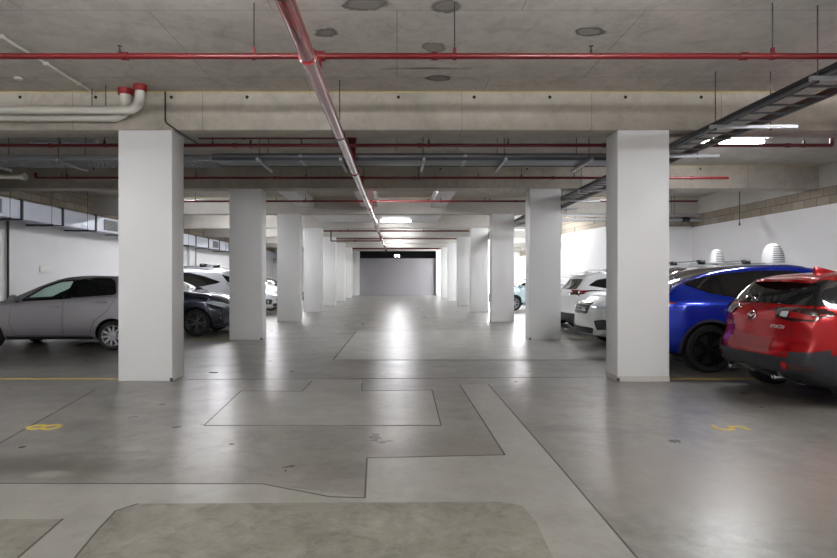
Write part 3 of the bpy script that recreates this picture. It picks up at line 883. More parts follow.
def make_wheel(style, r, w, root):
    n, double, m, rr = style            # spokes, split spokes, rim material, rim radius fraction
    R = r * rr
    mb = MB()
    mb.lathe([(R, w / 2 - .012), (R - .008, w / 2 - .006), (R - .018, w / 2 - .014), (R - .028, w / 2 - .05), (R - .03, -w / 2 + .02), (R, -w / 2 + .012)], n=44)
    mb.lathe([(0, w / 2 - .022), (.03, w / 2 - .022), (.06, w / 2 - .03), (.062, w / 2 - .07), (0, w / 2 - .07)], n=20)
    for k in range(n):
        for off in ((-.10, .10) if double else (0,)):
            a = 2 * PI * k / n + off * .9
            b_ = 2 * PI * k / n + off * 1.9
            p0 = Vector((.05 * math.cos(a), 0, .05 * math.sin(a))); p1 = Vector(((R - .012) * math.cos(b_), 0, (R - .012) * math.sin(b_)))
            d = (p1 - p0).normalized(); t = Vector((-d.z, 0, d.x))
            w0, w1 = (.018, .016) if double else (.03, .022)
            y0, y1 = w / 2 - .022, w / 2 - .012
            vs = []
            for p, ww, yt in ((p0, w0, y0), (p1, w1, y1)):
                vs += [tuple(p + t * ww + Vector((0, yt - .03, 0))), tuple(p - t * ww + Vector((0, yt - .03, 0))), tuple(p - t * ww * .75 + Vector((0, yt, 0))), tuple(p + t * ww * .75 + Vector((0, yt, 0)))]
            mb.add(vs, [(0, 1, 2, 3), (4, 7, 6, 5), (0, 4, 5, 1), (1, 5, 6, 2), (2, 6, 7, 3), (3, 7, 4, 0)])
    rim = mb.build('wheel', m, root, smooth=True, sharp=30)
    tyre = MB().lathe([(R - .004, -w / 2 + .012), (R + .02, -w / 2 + .002), (r - .03, -w / 2), (r - .008, -w / 2 + .018), (r, -w / 2 + .05), (r, w / 2 - .05), (r - .008, w / 2 - .018), (r - .03, w / 2), (R + .02, w / 2 - .002), (R - .004, w / 2 - .012)], n=52, closed=True).build('tyre', M['rubber'], rim, smooth=True)
    disc = MB().lathe([(0, .0), (R * .72, .0), (R * .72, -.02), (0, -.02)], n=30).lathe([(0, -.03), (R - .03, -.03), (R - .03, -.04), (0, -.04)], n=30).build('brake_disc', M['dark_steel'], rim)
    return rim, tyre, disc


def txt_on_rear(car, s_, size, y, z, m, name='badge'):
    h, n = car.point('rear', y, z)
    t = flat_text(s_, size, m, name, .002)
    t.parent = car.root
    t.matrix_basis = Matrix.Translation(h + n * .012) @ Matrix(((0, 0, -1, 0), (-1, 0, 0, 0), (0, 1, 0, 0), (0, 0, 0, 1))).to_4x4() @ Matrix.Rotation(0, 4, 'X')
    return t
# ------------------------------------------------------------------ the parked cars
RED = paint('bright metallic red paint', (166, 3, 14), .35, .2, .45)
BLUE = paint('deep metallic blue paint', (6, 46, 178), .5, .22, .6)
GREY = paint('metallic grey paint', (152, 150, 154), .55, .32)
NAVY = paint('dark blue grey paint', (36, 44, 62), .5, .26)
SILVER = paint('silver paint', (206, 209, 216), .45, .3)
WHITE = paint('white paint', (226, 228, 230), .05, .3)
PEARL = paint('pearl white paint', (212, 213, 210), .15, .3)
PALE = paint('pale blue paint', (196, 220, 230), .1, .3)
CHAR = paint('charcoal paint', (48, 50, 56), .5, .3)
GRP = 'parked cars'

# ---- red crossover, tail to the aisle
S = dict(L=4.275, W=1.765, wr_=.335, tw=.215, front_axle=1.25, rear_axle=-1.32, paint=RED, arch=.06,
         roof=[(-2.137, .96), (-2.08, 1.03), (-1.95, 1.15), (-1.72, 1.37), (-1.64, 1.44), (-1.2, 1.505), (-.4, 1.535), (.1, 1.48), (.55, 1.29), (1.0, 1.06), (1.3, 1.0), (1.9, .90), (2.137, .76)],
         belt=[(-2.137, .93), (-2.0, 1.06), (-1.7, 1.08), (-.8, 1.03), (.6, .98), (1.3, .93), (1.9, .82), (2.137, .70)],
         bottom=[(-2.137, .36), (-1.9, .25), (-1.6, .2), (1.7, .19), (2.137, .26)],
         plan=[(-2.137, .93), (-1.7, .985), (-1.3, 1), (1.3, 1), (1.8, .97), (2.137, .88)], roofw=[(-2.137, .70), (-1.6, .66), (.2, .68), (2.1, .66)],
         rear_prof=[(.2, .12), (.35, .03), (.5, .0), (.64, .01), (.72, .075), (.95, .065), (1.06, .02), (1.2, 0)], front_prof=[(.2, .1), (.45, 0), (.75, .04), (.95, .2)], kr=.20, rblend=.6)
c = Car(S, 'crossover_car', (6.44, 6.90, 0), 0, 'shiny red crossover at the right edge, parked with its tail to the driveway', GRP)
c.decal('rear_window', rounded([(-.60, 1.135), (.60, 1.135), (.70, 1.17), (.555, 1.40), (-.555, 1.40), (-.70, 1.17)], k=.12), 'rear', M['car_glass'], eps=.007, g=.015)
c.both('quarter_trim', rounded([(-2.01, 1.135), (-1.62, 1.12), (-1.38, 1.16), (-1.35, 1.40), (-1.66, 1.41), (-1.80, 1.36)], k=.08), M['car_glass'], eps=.008, g=.015)
c.both('side_window', rounded([(-1.30, 1.13), (-.42, 1.08), (-.36, 1.42), (-.8, 1.43), (-1.25, 1.37)], k=.14), M['car_glass'])
c.both('side_window', rounded([(-.32, 1.08), (.85, 1.03), (.35, 1.32), (.05, 1.40), (-.28, 1.42)], k=.12), M['car_glass'])
c.decal('windshield', rounded([(-.66, 1.10), (.66, 1.10), (.55, 1.44), (-.55, 1.44)], k=.1), 'front', M['car_glass'])
c.door([(-1.28, 1.05), (-1.3, .9), (-.95, .62), (-.85, .34), (-.38, .33), (-.40, 1.05)], (-1.12, .95))
c.door([(-.37, 1.05), (-.36, .33), (.72, .33), (.80, .98)], (-.2, .92))
# spoiler
m_ = MB(); sp = []
for i in range(25):
    y = -.60 + 1.2 * i / 24
    f = 1 - .10 * abs(y / .6) ** 3
    sp.append(y)
    xk = -1.80 + .16 * abs(y / .6) ** 3
    m_.v += [(-1.50, y * 1.0, 1.462 - .03 * abs(y / .6) ** 3), (xk, y, 1.425 - .03 * abs(y / .6) ** 3), (xk - .005, y, 1.395 - .03 * abs(y / .6) ** 3), (-1.52, y, 1.37 - .03 * abs(y / .6) ** 3)]
for i in range(24):
    for k in range(4):
        m_.f.append((i * 4 + k, i * 4 + (k + 1) % 4, (i + 1) * 4 + (k + 1) % 4, (i + 1) * 4 + k))
m_.f += [(0, 1, 2, 3), (99, 98, 97, 96)]
so = m_.build('roof_spoiler', RED, c.root, smooth=True)
MB().box(-1.815, -1.79, -.13, .13, 1.398, 1.412).build('brake_light', M['tail_red'], so)
# tailgate seam, lamps, bumper cladding
c.decal('tailgate_gap', ribbon([(-.60, 1.12), (-.62, 1.0), (-.60, .86), (-.57, .58), (.57, .58), (.60, .86), (.62, 1.0), (.60, 1.12)], .010), 'rear', M['gap'], eps=.003)
c.sym('tail_light', rounded([(.38, 1.045), (.42, .985), (.60, .955), (.80, .960), (.80, 1.095), (.68, 1.085), (.52, 1.065)], k=.12), 'rear', M['tail_dark'], eps=.018, g=.012)
c.both('tail_light', rounded([(-2.02, .965), (-1.90, .985), (-1.68, 1.035), (-1.72, 1.075), (-1.90, 1.10), (-2.02, 1.10)], k=.12), M['tail_dark'], eps=.010, g=.012)
c.sym('tail_light_core', rounded([(.58, 1.055), (.58, .985), (.79, .975), (.79, 1.02), (.66, 1.045)], k=.12), 'rear', M['tail_red'], eps=.022, g=.012)
c.both('tail_light_core', rounded([(-2.01, .98), (-1.90, 1.0), (-1.74, 1.035), (-1.90, 1.05), (-2.01, 1.05)], k=.12), M['tail_red'], eps=.015, g=.012)
c.sym('reverse_lamp', rounded([(.47, 1.05), (.47, 1.0), (.565, .985), (.565, 1.055)], k=.2), 'rear', M['lens'], eps=.024, g=.012)
c.decal('plate_recess', rounded([(-.45, .77), (.45, .77), (.50, .56), (-.50, .56)], k=.12), 'rear', RED, eps=.004)
q = c.decal('number_plate', [(-.36, .745), (.36, .745), (.40, .575), (-.40, .575)], 'rear', plain('faded red plate', (142, 70, 70), .6), eps=.014)
q['label'] = 'blank dusty red number plate panel'
c.decal('bumper_cladding', [(-.86, .60), (-.78, .57), (-.60, .545), (-.5, .545), (.5, .545), (.60, .545), (.78, .57), (.86, .60), (.86, .27), (.75, .24), (-.75, .24), (-.86, .27)], 'rear', M['plastic'], eps=.016, g=.015)
c.decal('diffuser', rounded([(-.52, .38), (.52, .38), (.62, .27), (-.62, .27)], k=.1), 'rear', M['black_gloss'], eps=.022)
c.sym('reflector', rounded([(.60, .475), (.80, .485), (.80, .43), (.60, .42)], k=.25), 'rear', M['tail_dark'], eps=.022)
c.sym('fog_lamp', rounded([(.56, .495), (.63, .495), (.63, .42), (.58, .41)], k=.25), 'rear', M['tail_red'], eps=.026)
for sg in (1, -1):
    h, n = c.point('rear', sg * .42, .34)
    MB().lathe([(.036, 0), (.036, .16), (.03, .16), (.028, .02), (0, .02)], axis='x', n=22, c=(h.x - .05, sg * .42, .30)).build('exhaust_tip', M['chrome'], c.root, smooth=True)
c.both('cladding', [(-2.06, .61), (-1.76, .66), (-1.72, .40), (-2.06, .26)], M['plastic'], eps=.016, g=.015)
c.arch_trim(M['plastic'], .075)
c.both('sill_cladding', [(-.90, .36), (.84, .36), (.84, .235), (-.90, .235)], M['plastic'], eps=.012)
# round emblem with wings, lettering
h, n = c.point('rear', 0, .975)
ring = MB().lathe([(.052, 0), (.058, .008), (.064, 0)], axis='x', n=36)
ring.v = [(-abs(x), y * 1.22, z) for x, y, z in ring.v]
for sg in (1, -1):
    wing = [(0, .004), (.03, .022), (.066, .030), (.06, .018), (.03, .004), (0, -.020)]
    ring.add([(-.004, sg * a, b_) for a, b_ in wing] + [(-.009, sg * a, b_) for a, b_ in wing], [(0, 1, 2, 3, 4, 5), (6, 7, 8, 9, 10, 11)] + [(i, (i + 1) % 6, (i + 1) % 6 + 6, i + 6) for i in range(6)])
e = ring.build('emblem', M['chrome'], c.root, smooth=True, loc=h + n * .004)
e.rotation_euler = (0, math.atan2(-n.z, -n.x) if False else math.asin(max(-1, min(1, n.z))), 0)
txt_on_rear(c, 'CX-3', .07, .45, .86, M['chrome'])
txt_on_rear(c, 'SKYACTIV', .055, -.44, .88, M['chrome'])
# wiper, shark fin
P = [c.point('rear', y, z) for y, z in ((.02, 1.125), (.12, 1.16), (.28, 1.20), (.44, 1.225))]
MB().tube([p + n * .02 for p, n in P], [.014, .012, .01, .008], 8).build('wiper', M['black_gloss'], c.root, smooth=True)
fin = MB().add([(-1.30, -.035, 1.495), (-1.02, -.03, 1.51), (-1.02, .03, 1.51), (-1.30, .035, 1.495), (-1.30, -.012, 1.575), (-1.27, -.012, 1.58), (-1.27, .012, 1.58), (-1.30, .012, 1.575)],
                [(0, 1, 2, 3), (4, 5, 6, 7), (0, 1, 5, 4), (1, 2, 6, 5), (2, 3, 7, 6), (3, 0, 4, 7)]).build('shark_fin', RED, c.root, bevel=.006)
c.mirror(.72, 1.06); c.wheels((5, True, M['grey_alloy'], .72)); c.finish()

# ---- blue electric fastback SUV, tail to the aisle
S = dict(L=4.75, W=1.92, wr_=.362, tw=.25, front_axle=1.45, rear_axle=-1.44, paint=BLUE, arch=.05,
         roof=[(-2.375, .98), (-2.30, 1.09), (-2.15, 1.135), (-1.9, 1.28), (-1.6, 1.42), (-1.1, 1.575), (-.5, 1.65), (.0, 1.66), (.4, 1.60), (.9, 1.36), (1.4, 1.12), (1.7, 1.03), (2.2, .86), (2.375, .74)],
         belt=[(-2.375, .95), (-2.25, 1.07), (-2.0, 1.10), (-1.5, 1.10), (-.8, 1.06), (.6, 1.0), (1.5, .95), (2.1, .82), (2.375, .70)],
         bottom=[(-2.375, .38), (-2.1, .27), (-1.7, .2), (1.9, .19), (2.375, .26)],
         plan=[(-2.375, .90), (-2.1, .955), (-1.5, 1), (1.3, .99), (1.9, .96), (2.375, .84)], roofw=[(-2.375, .66), (-1.6, .62), (-.6, .66), (.2, .67), (2.3, .64)],
         rear_prof=[(.2, .14), (.4, .03), (.6, 0), (.8, .06), (1.0, .04), (1.08, .0), (1.2, 0)], front_prof=[(.2, .1), (.45, 0), (.7, .03), (.9, .16)], kr=.26, rblend=.7)
c = Car(S, 'electric_car', (6.17, 9.38, 0), 0, 'deep blue fastback car on black wheels, between the red car and the right column', GRP)
c.both('window_trim', rounded([(-1.74, 1.345), (-1.42, 1.205), (-1.0, 1.125), (-.4, 1.085), (1.15, 1.04), (.85, 1.26), (.4, 1.46), (-.05, 1.545), (-.6, 1.545), (-1.15, 1.495), (-1.5, 1.425)], k=.12), M['black_gloss'], eps=.004)
c.both('side_window', rounded([(-1.70, 1.345), (-1.42, 1.225), (-1.22, 1.175), (-1.22, 1.465), (-1.5, 1.405)], k=.1), M['car_glass'], eps=.008)
c.both('side_window', rounded([(-1.18, 1.17), (-.8, 1.125), (-.22, 1.09), (-.22, 1.525), (-.6, 1.525), (-1.18, 1.475)], k=.08), M['car_glass'], eps=.008)
c.both('side_window', rounded([(-.15, 1.09), (1.06, 1.06), (.82, 1.23), (.4, 1.43), (-.05, 1.525), (-.15, 1.525)], k=.1), M['car_glass'], eps=.008)
c.decal('glass_roof', rounded([(-1.55, -.50), (-.5, -.56), (.3, -.56), (.3, .56), (-.5, .56), (-1.55, .50)], k=.1), 'top', M['car_glass'], eps=.005)
c.decal('rear_window', rounded([(-2.12, -.58), (-1.58, -.51), (-1.58, .51), (-2.12, .58)], k=.1), 'top', M['car_glass'], eps=.005)
c.decal('windshield', rounded([(.36, -.56), (1.40, -.66), (1.40, .66), (.36, .56)], k=.08), 'top', M['car_glass'], eps=.005)
c.door([(-1.36, 1.09), (-1.30, .95), (-1.02, .72), (-.9, .36), (-.22, .33), (-.24, 1.05)], None)
c.door([(-.21, 1.05), (-.19, .33), (1.0, .33), (1.05, 1.0)], None)
c.both('door_handle', rounded([(-1.06, .955), (-.84, .95), (-.84, .925), (-1.06, .93)], k=.3), M['chrome'], eps=.008)
for v in ('left', 'right'):
    c.decal('tail_light', rounded([(-2.28, 1.06), (-2.02, 1.075), (-1.93, 1.055), (-2.05, 1.02), (-2.22, .985)], k=.2), v, M['tail_red'], eps=.008)
c.sym('tail_light', rounded([(.46, 1.05), (.78, 1.06), (.84, 1.02), (.74, .99), (.5, 1.02)], k=.2), 'rear', M['tail_red'], eps=.010)
c.decal('bumper_cladding', rounded([(-.8, .44), (.8, .44), (.74, .28), (-.74, .28)], k=.1), 'rear', M['plastic'], eps=.012)
c.arch_trim(M['plastic'], .04)
c.both('sill_cladding', [(-1.02, .32), (1.02, .32), (1.02, .225), (-1.02, .225)], M['plastic'], eps=.010)
c.both('fuel_flap_gap', ribbon([(-2.02, .99), (-1.80, .985), (-1.8, .93), (-2.02, .93)], .008, True), M['gap'], eps=.003)
c.mirror(.78, 1.10, M['black_gloss']); c.wheels((5, True, M['dark_alloy'], .76)); c.finish()

# ---- grey hatchback, tail to the aisle on the left; see-through side windows
S = dict(L=3.885, W=1.695, wr_=.29, tw=.185, front_axle=1.17, rear_axle=-1.32, paint=GREY, arch=.05,
         roof=[(-1.942, .98), (-1.9, 1.08), (-1.78, 1.20), (-1.62, 1.385), (-1.45, 1.445), (-1.1, 1.475), (-.65, 1.485), (-.25, 1.455), (.15, 1.33), (.55, 1.135), (.85, 1.0), (1.2, .93), (1.6, .83), (1.942, .66)],
         belt=[(-1.942, .95), (-1.8, 1.10), (-1.35, 1.10), (-.5, 1.035), (.4, .97), (.8, .93), (1.3, .86), (1.7, .75), (1.942, .60)],
         bottom=[(-1.942, .34), (-1.7, .24), (-1.4, .2), (1.5, .18), (1.942, .24)],
         plan=[(-1.942, .9), (-1.6, .975), (-1.2, 1), (1.0, 1), (1.5, .96), (1.942, .82)], roofw=[(-1.942, .68), (-1.4, .66), (.2, .68), (1.9, .64)],
         rear_prof=[(.2, .1), (.4, .02), (.55, 0), (.75, .06), (1.0, .04), (1.1, 0)], front_prof=[(.2, .08), (.4, 0), (.6, .02), (.8, .16)], kr=.2, rblend=.5)
c = Car(S, 'hatchback_car', (-6.96, 11.90, 0), PI, 'grey five-door hatchback parked on the left, half hidden by the first column', GRP)
w1 = [(.50, .985), (.14, 1.235), (-.20, 1.36), (-.47, 1.385), (-.385, 1.035)]
w2 = [(-.575, 1.385), (-.90, 1.415), (-1.18, 1.405), (-1.28, 1.35), (-1.37, 1.115), (-.50, 1.055)]
c.both('window_trim', [(.60, .965), (.18, 1.255), (-.2, 1.39), (-.5, 1.42), (-.9, 1.44), (-1.2, 1.43), (-1.31, 1.37), (-1.42, 1.09), (-.5, 1.03)], M['black_gloss'], eps=.003)
for o_ in [q for q in c.root.children if q.name.startswith('window_trim')] + [c.body]:
    for w_ in (w1, w2):
        mb = MB(); p_ = rounded(w_, k=.1)
        mb.add([(x, -1.2, z) for x, z in p_] + [(x, 1.2, z) for x, z in p_], [tuple(range(len(p_))), tuple(range(len(p_), 2 * len(p_)))[::-1]] + [(i, (i + 1) % len(p_), (i + 1) % len(p_) + len(p_), i + len(p_)) for i in range(len(p_))])
        if o_ is c.body: carve(o_, mb, M['cabin'])
cab = [(.62, .90), (.58, .98), (.15, 1.22), (-.28, 1.37), (-.70, 1.41), (-1.2, 1.40), (-1.50, 1.25), (-1.55, .62), (.40, .62)]
mb = MB(); mb.add([(x, -.71 + .20 * max(0, z - 1.0) / .4, z) for x, z in cab] + [(x, .71 - .20 * max(0, z - 1.0) / .4, z) for x, z in cab], [tuple(range(9)), tuple(range(9, 18))[::-1]] + [(i, (i + 1) % 9, (i + 1) % 9 + 9, i + 9) for i in range(9)])
carve(c.body, mb, M['cabin'])
WS = [(-.24, -.54), (.80, -.685), (.80, .685), (-.24, .54)]
carve(c.body, MB().prism(WS, .96, 1.7), M['gap'])
# window frames
for q in [q for q in c.root.children if q.name.startswith('window_trim')]:
    bpy.data.objects.remove(q)
def frame2(outer, inner):
    n = 60
    def rs(P):
        P = [Vector(p) for p in P]; seg = [(P[i], P[(i + 1) % len(P)]) for i in range(len(P))]; ln = [(b_ - a).length for a, b_ in seg]; tot = sum(ln); out = []
        for i in range(n):
            t = tot * i / n; k = 0
            while t > ln[k]: t -= ln[k]; k += 1
            out.append(tuple(seg[k][0].lerp(seg[k][1], t / ln[k])))
        return out
    return rs(outer), rs(inner)
for w_, sc in ((w1, 1), (w2, 1)):
    p_ = rounded(w_, k=.1)
    c.both('window_trim', ribbon(p_, .035, True), M['black_gloss'], eps=.003, g=.3)
    c.both('side_window', p_, M['clear_glass'] if w_ is w1 else M['car_glass'], eps=-.006)
c.both('pillar_trim', [(-.375, 1.02), (-.49, 1.40), (-.56, 1.40), (-.50, 1.03)], M['black_gloss'], eps=.004)
for y in (-.35, .35):
    for x in (-.15, ):
        st = MB().box(x - .42, x + .1, y - .24, y + .24, .5, .92).build('front_seat', M['seat'], c.root, bevel=.05)
        MB().add([(x - .28, y - .22, .9), (x - .42, y - .22, .9), (x - .42, y + .22, .9), (x - .28, y + .22, .9), (x - .40, y - .19, 1.19), (x - .5, y - .19, 1.19), (x - .5, y + .19, 1.19), (x - .40, y + .19, 1.19)], [(0, 1, 2, 3), (4, 7, 6, 5), (0, 4, 5, 1), (1, 5, 6, 2), (2, 6, 7, 3), (3, 7, 4, 0)]).build('seat_back', M['seat'], st, bevel=.03)
        MB().box(x - .50, x - .40, y - .13, y + .13, 1.21, 1.35).build('headrest', M['seat'], st, bevel=.03)
sw = MB().lathe([(.165, -.014), (.18, 0), (.165, .014), (.15, 0)], axis='x', n=30, closed=True).box(-.02, .02, -.16, .16, -.02, .02).build('steering_wheel', M['seat'], c.root, smooth=True, loc=(.22, -.35, 1.0)); sw.rotation_euler = (0, -.4, 0)
c.decal('rear_window', rounded([(-.60, 1.13), (.60, 1.13), (.52, 1.38), (-.52, 1.38)], k=.1), 'rear', M['car_glass'])
c.decal('windshield', [(-.26, -.56), (.82, -.70), (.82, .70), (-.26, .56)], 'top', M['clear_glass'], eps=.001)
c.door([(-.345, 1.01), (-.33, .30), (.60, .30), (.70, .55), (.66, .95)], (-.19, .855))
c.door([(-.375, 1.015), (-.365, .30), (-.86, .30), (-.97, .58), (-1.25, .80), (-1.40, 1.07)], (-1.12, .95))
c.both('sill', [(-.92, .275), (.80, .275), (.80, .215), (-.92, .215)], M['plastic'], eps=.006)
c.sym('tail_light', rounded([(.55, 1.06), (.74, 1.05), (.76, .86), (.58, .86)], k=.2), 'rear', M['tail_red'], eps=.008)
c.sym('head_light', rounded([(.38, .66), (.70, .74), (.76, .68), (.5, .58)], k=.2), 'front', M['lens'], eps=.008)
c.decal('grille', rounded([(-.4, .50), (.4, .50), (.32, .30), (-.32, .30)], k=.2), 'front', M['black_gloss'], eps=.008)
MB().tube([(-1.25, 0, 1.46), (-1.42, 0, 1.66)], [.008, .004], 6).box(-1.28, -1.2, -.03, .03, 1.455, 1.48).build('antenna', M['black_gloss'], c.root)
c.mirror(.58, 1.0); c.wheels((10, False, M['alloy'], .74)); c.finish()

# ---- dark sedan, nose to the aisle on the left
S = dict(L=4.62, W=1.80, wr_=.335, tw=.215, front_axle=1.38, rear_axle=-1.32, paint=NAVY, arch=.05,
         roof=[(-2.31, .98), (-2.0, 1.10), (-1.5, 1.22), (-1.0, 1.40), (-.4, 1.485), (.0, 1.485), (.5, 1.36), (1.0, 1.14), (1.15, 1.10), (1.7, 1.02), (2.1, .90), (2.31, .74)],
         belt=[(-2.31, .94), (-1.9, 1.04), (-1, 1.02), (.4, 1.0), (1.0, 1.0), (1.5, .96), (2.0, .84), (2.31, .68)],
         bottom=[(-2.31, .34), (-1.8, .22), (1.8, .18), (2.1, .2), (2.31, .26)],
         rear_prof=[(.2, .1), (.5, 0), (.9, .06), (1.1, 0)], front_prof=[(.15, .10), (.35, 0), (.6, .0), (.9, .15)], kf=.42)
c = Car(S, 'sedan_car', (-6.28, 14.5, 0), 0, 'dark blue-grey sedan, nose to the driveway, between the first two left columns', GRP)
c.both('side_window', rounded([(1.02, 1.08), (.5, 1.31), (.0, 1.43), (-.4, 1.43), (-1.0, 1.34), (-1.4, 1.16), (-1.2, 1.08), (.2, 1.05)], k=.1), M['car_glass'])
c.decal('windshield', rounded([(.12, -.53), (1.08, -.66), (1.08, .66), (.12, .53)], k=.08), 'top', M['car_glass'], eps=.004)
c.decal('rear_window', rounded([(-1.05, -.52), (-1.75, -.6), (-1.75, .6), (-1.05, .52)], k=.08), 'top', M['car_glass'], eps=.004)
c.door([(-.10, 1.02), (-.08, .30), (.86, .30), (.92, .98)], (.1, .9)); c.door([(-.13, 1.02), (-.11, .30), (-.8, .32), (-.95, .6), (-1.2, .95)], (-.95, .92))
for v in ('left', 'right'):
    c.decal('head_light', rounded([(1.55, .845), (1.78, .86), (2.02, .80), (2.05, .70), (1.86, .74)], k=.2), v, M['lens'], eps=.006)
    c.decal('bumper_vent', rounded([(1.86, .60), (2.00, .66), (2.04, .42), (1.93, .36)], k=.2), v, M['black_gloss'], eps=.006)
c.sym('head_light', rounded([(.42, .74), (.72, .82), (.80, .76), (.5, .68)], k=.2), 'front', M['lens'], eps=.007)
c.decal('grille', rounded([(-.5, .70), (.5, .70), (.42, .5), (-.42, .5)], k=.2), 'front', M['black_gloss'], eps=.008)
c.decal('lower_intake', rounded([(-.55, .40), (.55, .40), (.5, .28), (-.5, .28)], k=.2), 'front', M['gap'], eps=.008)
c.both('chrome_strip', ribbon([(2.06, .33), (1.94, .29), (1.80, .285)], .012), M['chrome'], eps=.01)
c.both('hood_gap', ribbon([(1.05, .985), (1.5, .955), (1.9, .86)], .01), M['gap'], eps=.003)
MB().tube([(1.02, -.5, 1.13), (1.0, -.1, 1.155), (.98, .1, 1.165)], .009, 6).build('wiper', M['black_gloss'], c.root)
c.mirror(.84, 1.08); c.wheels((5, True, M['grey_alloy'], .74)); c.finish()


# ---- generic SUV used for the other cars, each with its own sizes and trim
def suv(name, loc, rz, label, P, L, W, H, r, nose=.95, tail=.98, tall=True, glass=True, wheel=(5, True, None, .72)):
    h2 = L / 2
    fa, ra = h2 - .93, -h2 + .98
    rt = [(-h2, .98), (-h2 + .06, 1.06), (-h2 + .30, 1.30), (-h2 + .5, H - .10), (-h2 + .95, H - .03), (-.3, H), (.25, H - .05), (.75, H - .28), (1.15, 1.10), (1.4, 1.05), (h2 - .35, nose), (h2, nose - .16)]
    if not tall:
        rt = [(-h2, .94), (-h2 + .06, 1.04), (-h2 + .25, 1.18), (-h2 + .5, H - .08), (-h2 + .9, H - .01), (-.2, H), (.3, H - .1), (.8, H - .34), (1.05, 1.02), (1.3, .97), (h2 - .35, .86), (h2, .70)]
        nose = .86
    S = dict(L=L, W=W, wr_=r, tw=.21, front_axle=fa, rear_axle=ra, paint=P, arch=.055, roof=rt,
             belt=[(-h2, .95), (-h2 + .15, 1.08), (-1, 1.07), (.6, 1.01), (1.2, .98), (h2 - .35, nose - .06), (h2, nose - .2)],
             bottom=[(-h2, .38), (-h2 + .5, .22), (h2 - .5, .21), (h2, .28)],
             rear_prof=[(.2, .14), (.45, 0), (.7, .04), (1.0, .05), (1.1, 0)], front_prof=[(.2, .12), (.45, 0), (.8, .02), (1.0, .16)], kf=.34, kr=.22)
    c = Car(S, name, loc, rz, label, GRP)
    c.H, c.h2 = H, h2
    c.decal('windshield', rounded([(.30, -.54), (1.12, -.66), (1.12, .66), (.30, .54)], k=.08), 'top', M['car_glass'], eps=.004)
    zt = min(H - .16, pchip(rt, np.array([-h2 + .36]))[0])
    c.decal('rear_window', rounded([(-.62, 1.14), (.62, 1.14), (.54, H - .22), (-.54, H - .22)], k=.1), 'rear', M['car_glass'], eps=.005)
    c.door([(-.35, 1.03), (-.33, .34), (.80, .34), (.86, .98)], (-.18, .93)); c.door([(-.38, 1.03), (-.36, .34), (ra + .5, .34), (ra + .42, .62), (ra + .2, 1.0)], (ra + .4, .95))
    c.mirror(.85, 1.06); c.wheels((wheel[0], wheel[1], wheel[2] or M['alloy'], wheel[3]))
    return c


def std_windows(c):
    H, h2 = c.H, c.h2
    c.both('side_window', rounded([(.98, 1.08), (.58, H - .34), (.15, H - .15), (-.28, H - .13), (-.28, 1.10)], k=.1), M['car_glass'])
    c.both('side_window', rounded([(-.34, 1.10), (-.34, H - .13), (-1.0, H - .14), (-1.22, H - .18), (-1.3, 1.14)], k=.1), M['car_glass'])
    if h2 > 2.1: c.both('side_window', rounded([(-1.38, 1.16), (-1.32, H - .19), (-1.62, H - .24), (-1.86, 1.24)], k=.15), M['car_glass'])


def nose_trim(c, grille, z=.72):
    c.sym('head_light', rounded([(.46, z + .06), (.74, z + .13), (.84, z + .06), (.80, z - .02), (.5, z - .02)], k=.15), 'front', M['lens'], eps=.008)
    q = c.decal('grille', rounded(grille, k=.15), 'front', M['black_gloss'], eps=.010)
    zs = [p[1] for p in grille]; z0, z1 = min(zs), max(zs); w_ = min(abs(p[0]) for p in grille) - .03
    c.decal('grille_bar', [[(-w_, z0 + (z1 - z0) * t + .008), (w_, z0 + (z1 - z0) * t + .008), (w_, z0 + (z1 - z0) * t - .008), (-w_, z0 + (z1 - z0) * t - .008)] for t in (.3, .55, .8)], 'front', M['chrome'], eps=.016, parent=q)
    c.decal('lower_intake', rounded([(-.6, .44), (.6, .44), (.52, .31), (-.52, .31)], k=.15), 'front', M['plastic'], eps=.010)
    c.sym('fog_lamp_bezel', rounded([(.60, .58), (.82, .62), (.82, .42), (.66, .40)], k=.15), 'front', M['plastic'], eps=.010)


# ---- pearl white SUV with roof rack, nose to the aisle
c = suv('suv_car', (6.12, 11.75, 0), PI, 'pearl white SUV, nose to the driveway, just right of the second right column', PEARL, 4.64, 1.82, 1.70, .36, nose=1.06)
std_windows(c); nose_trim(c, [(-.46, .93), (.46, .93), (.40, .70), (-.40, .70)], .84)
c.arch_trim(M['plastic'], .05)
rail = []
for sg in (1, -1):
    q = MB().tube([(.35, sg * .56, 1.64), (.25, sg * .56, 1.72), (-1.3, sg * .55, 1.72), (-1.45, sg * .55, 1.64)], .018, 10).build('roof_rail', M['galv'], c.root, smooth=True)
for x in (.05, -.85):
    q = MB().box(x - .035, x + .035, -.66, .66, 1.755, 1.785).build('rack_crossbar', M['galv'], c.root, bevel=.01)
    for sg in (1, -1):
        MB().box(x - .07, x + .07, sg * .56 - .05, sg * .56 + .05, 1.70, 1.79).build('rack_foot', M['black_gloss'], q, bevel=.012)
c.finish()
RACK = c
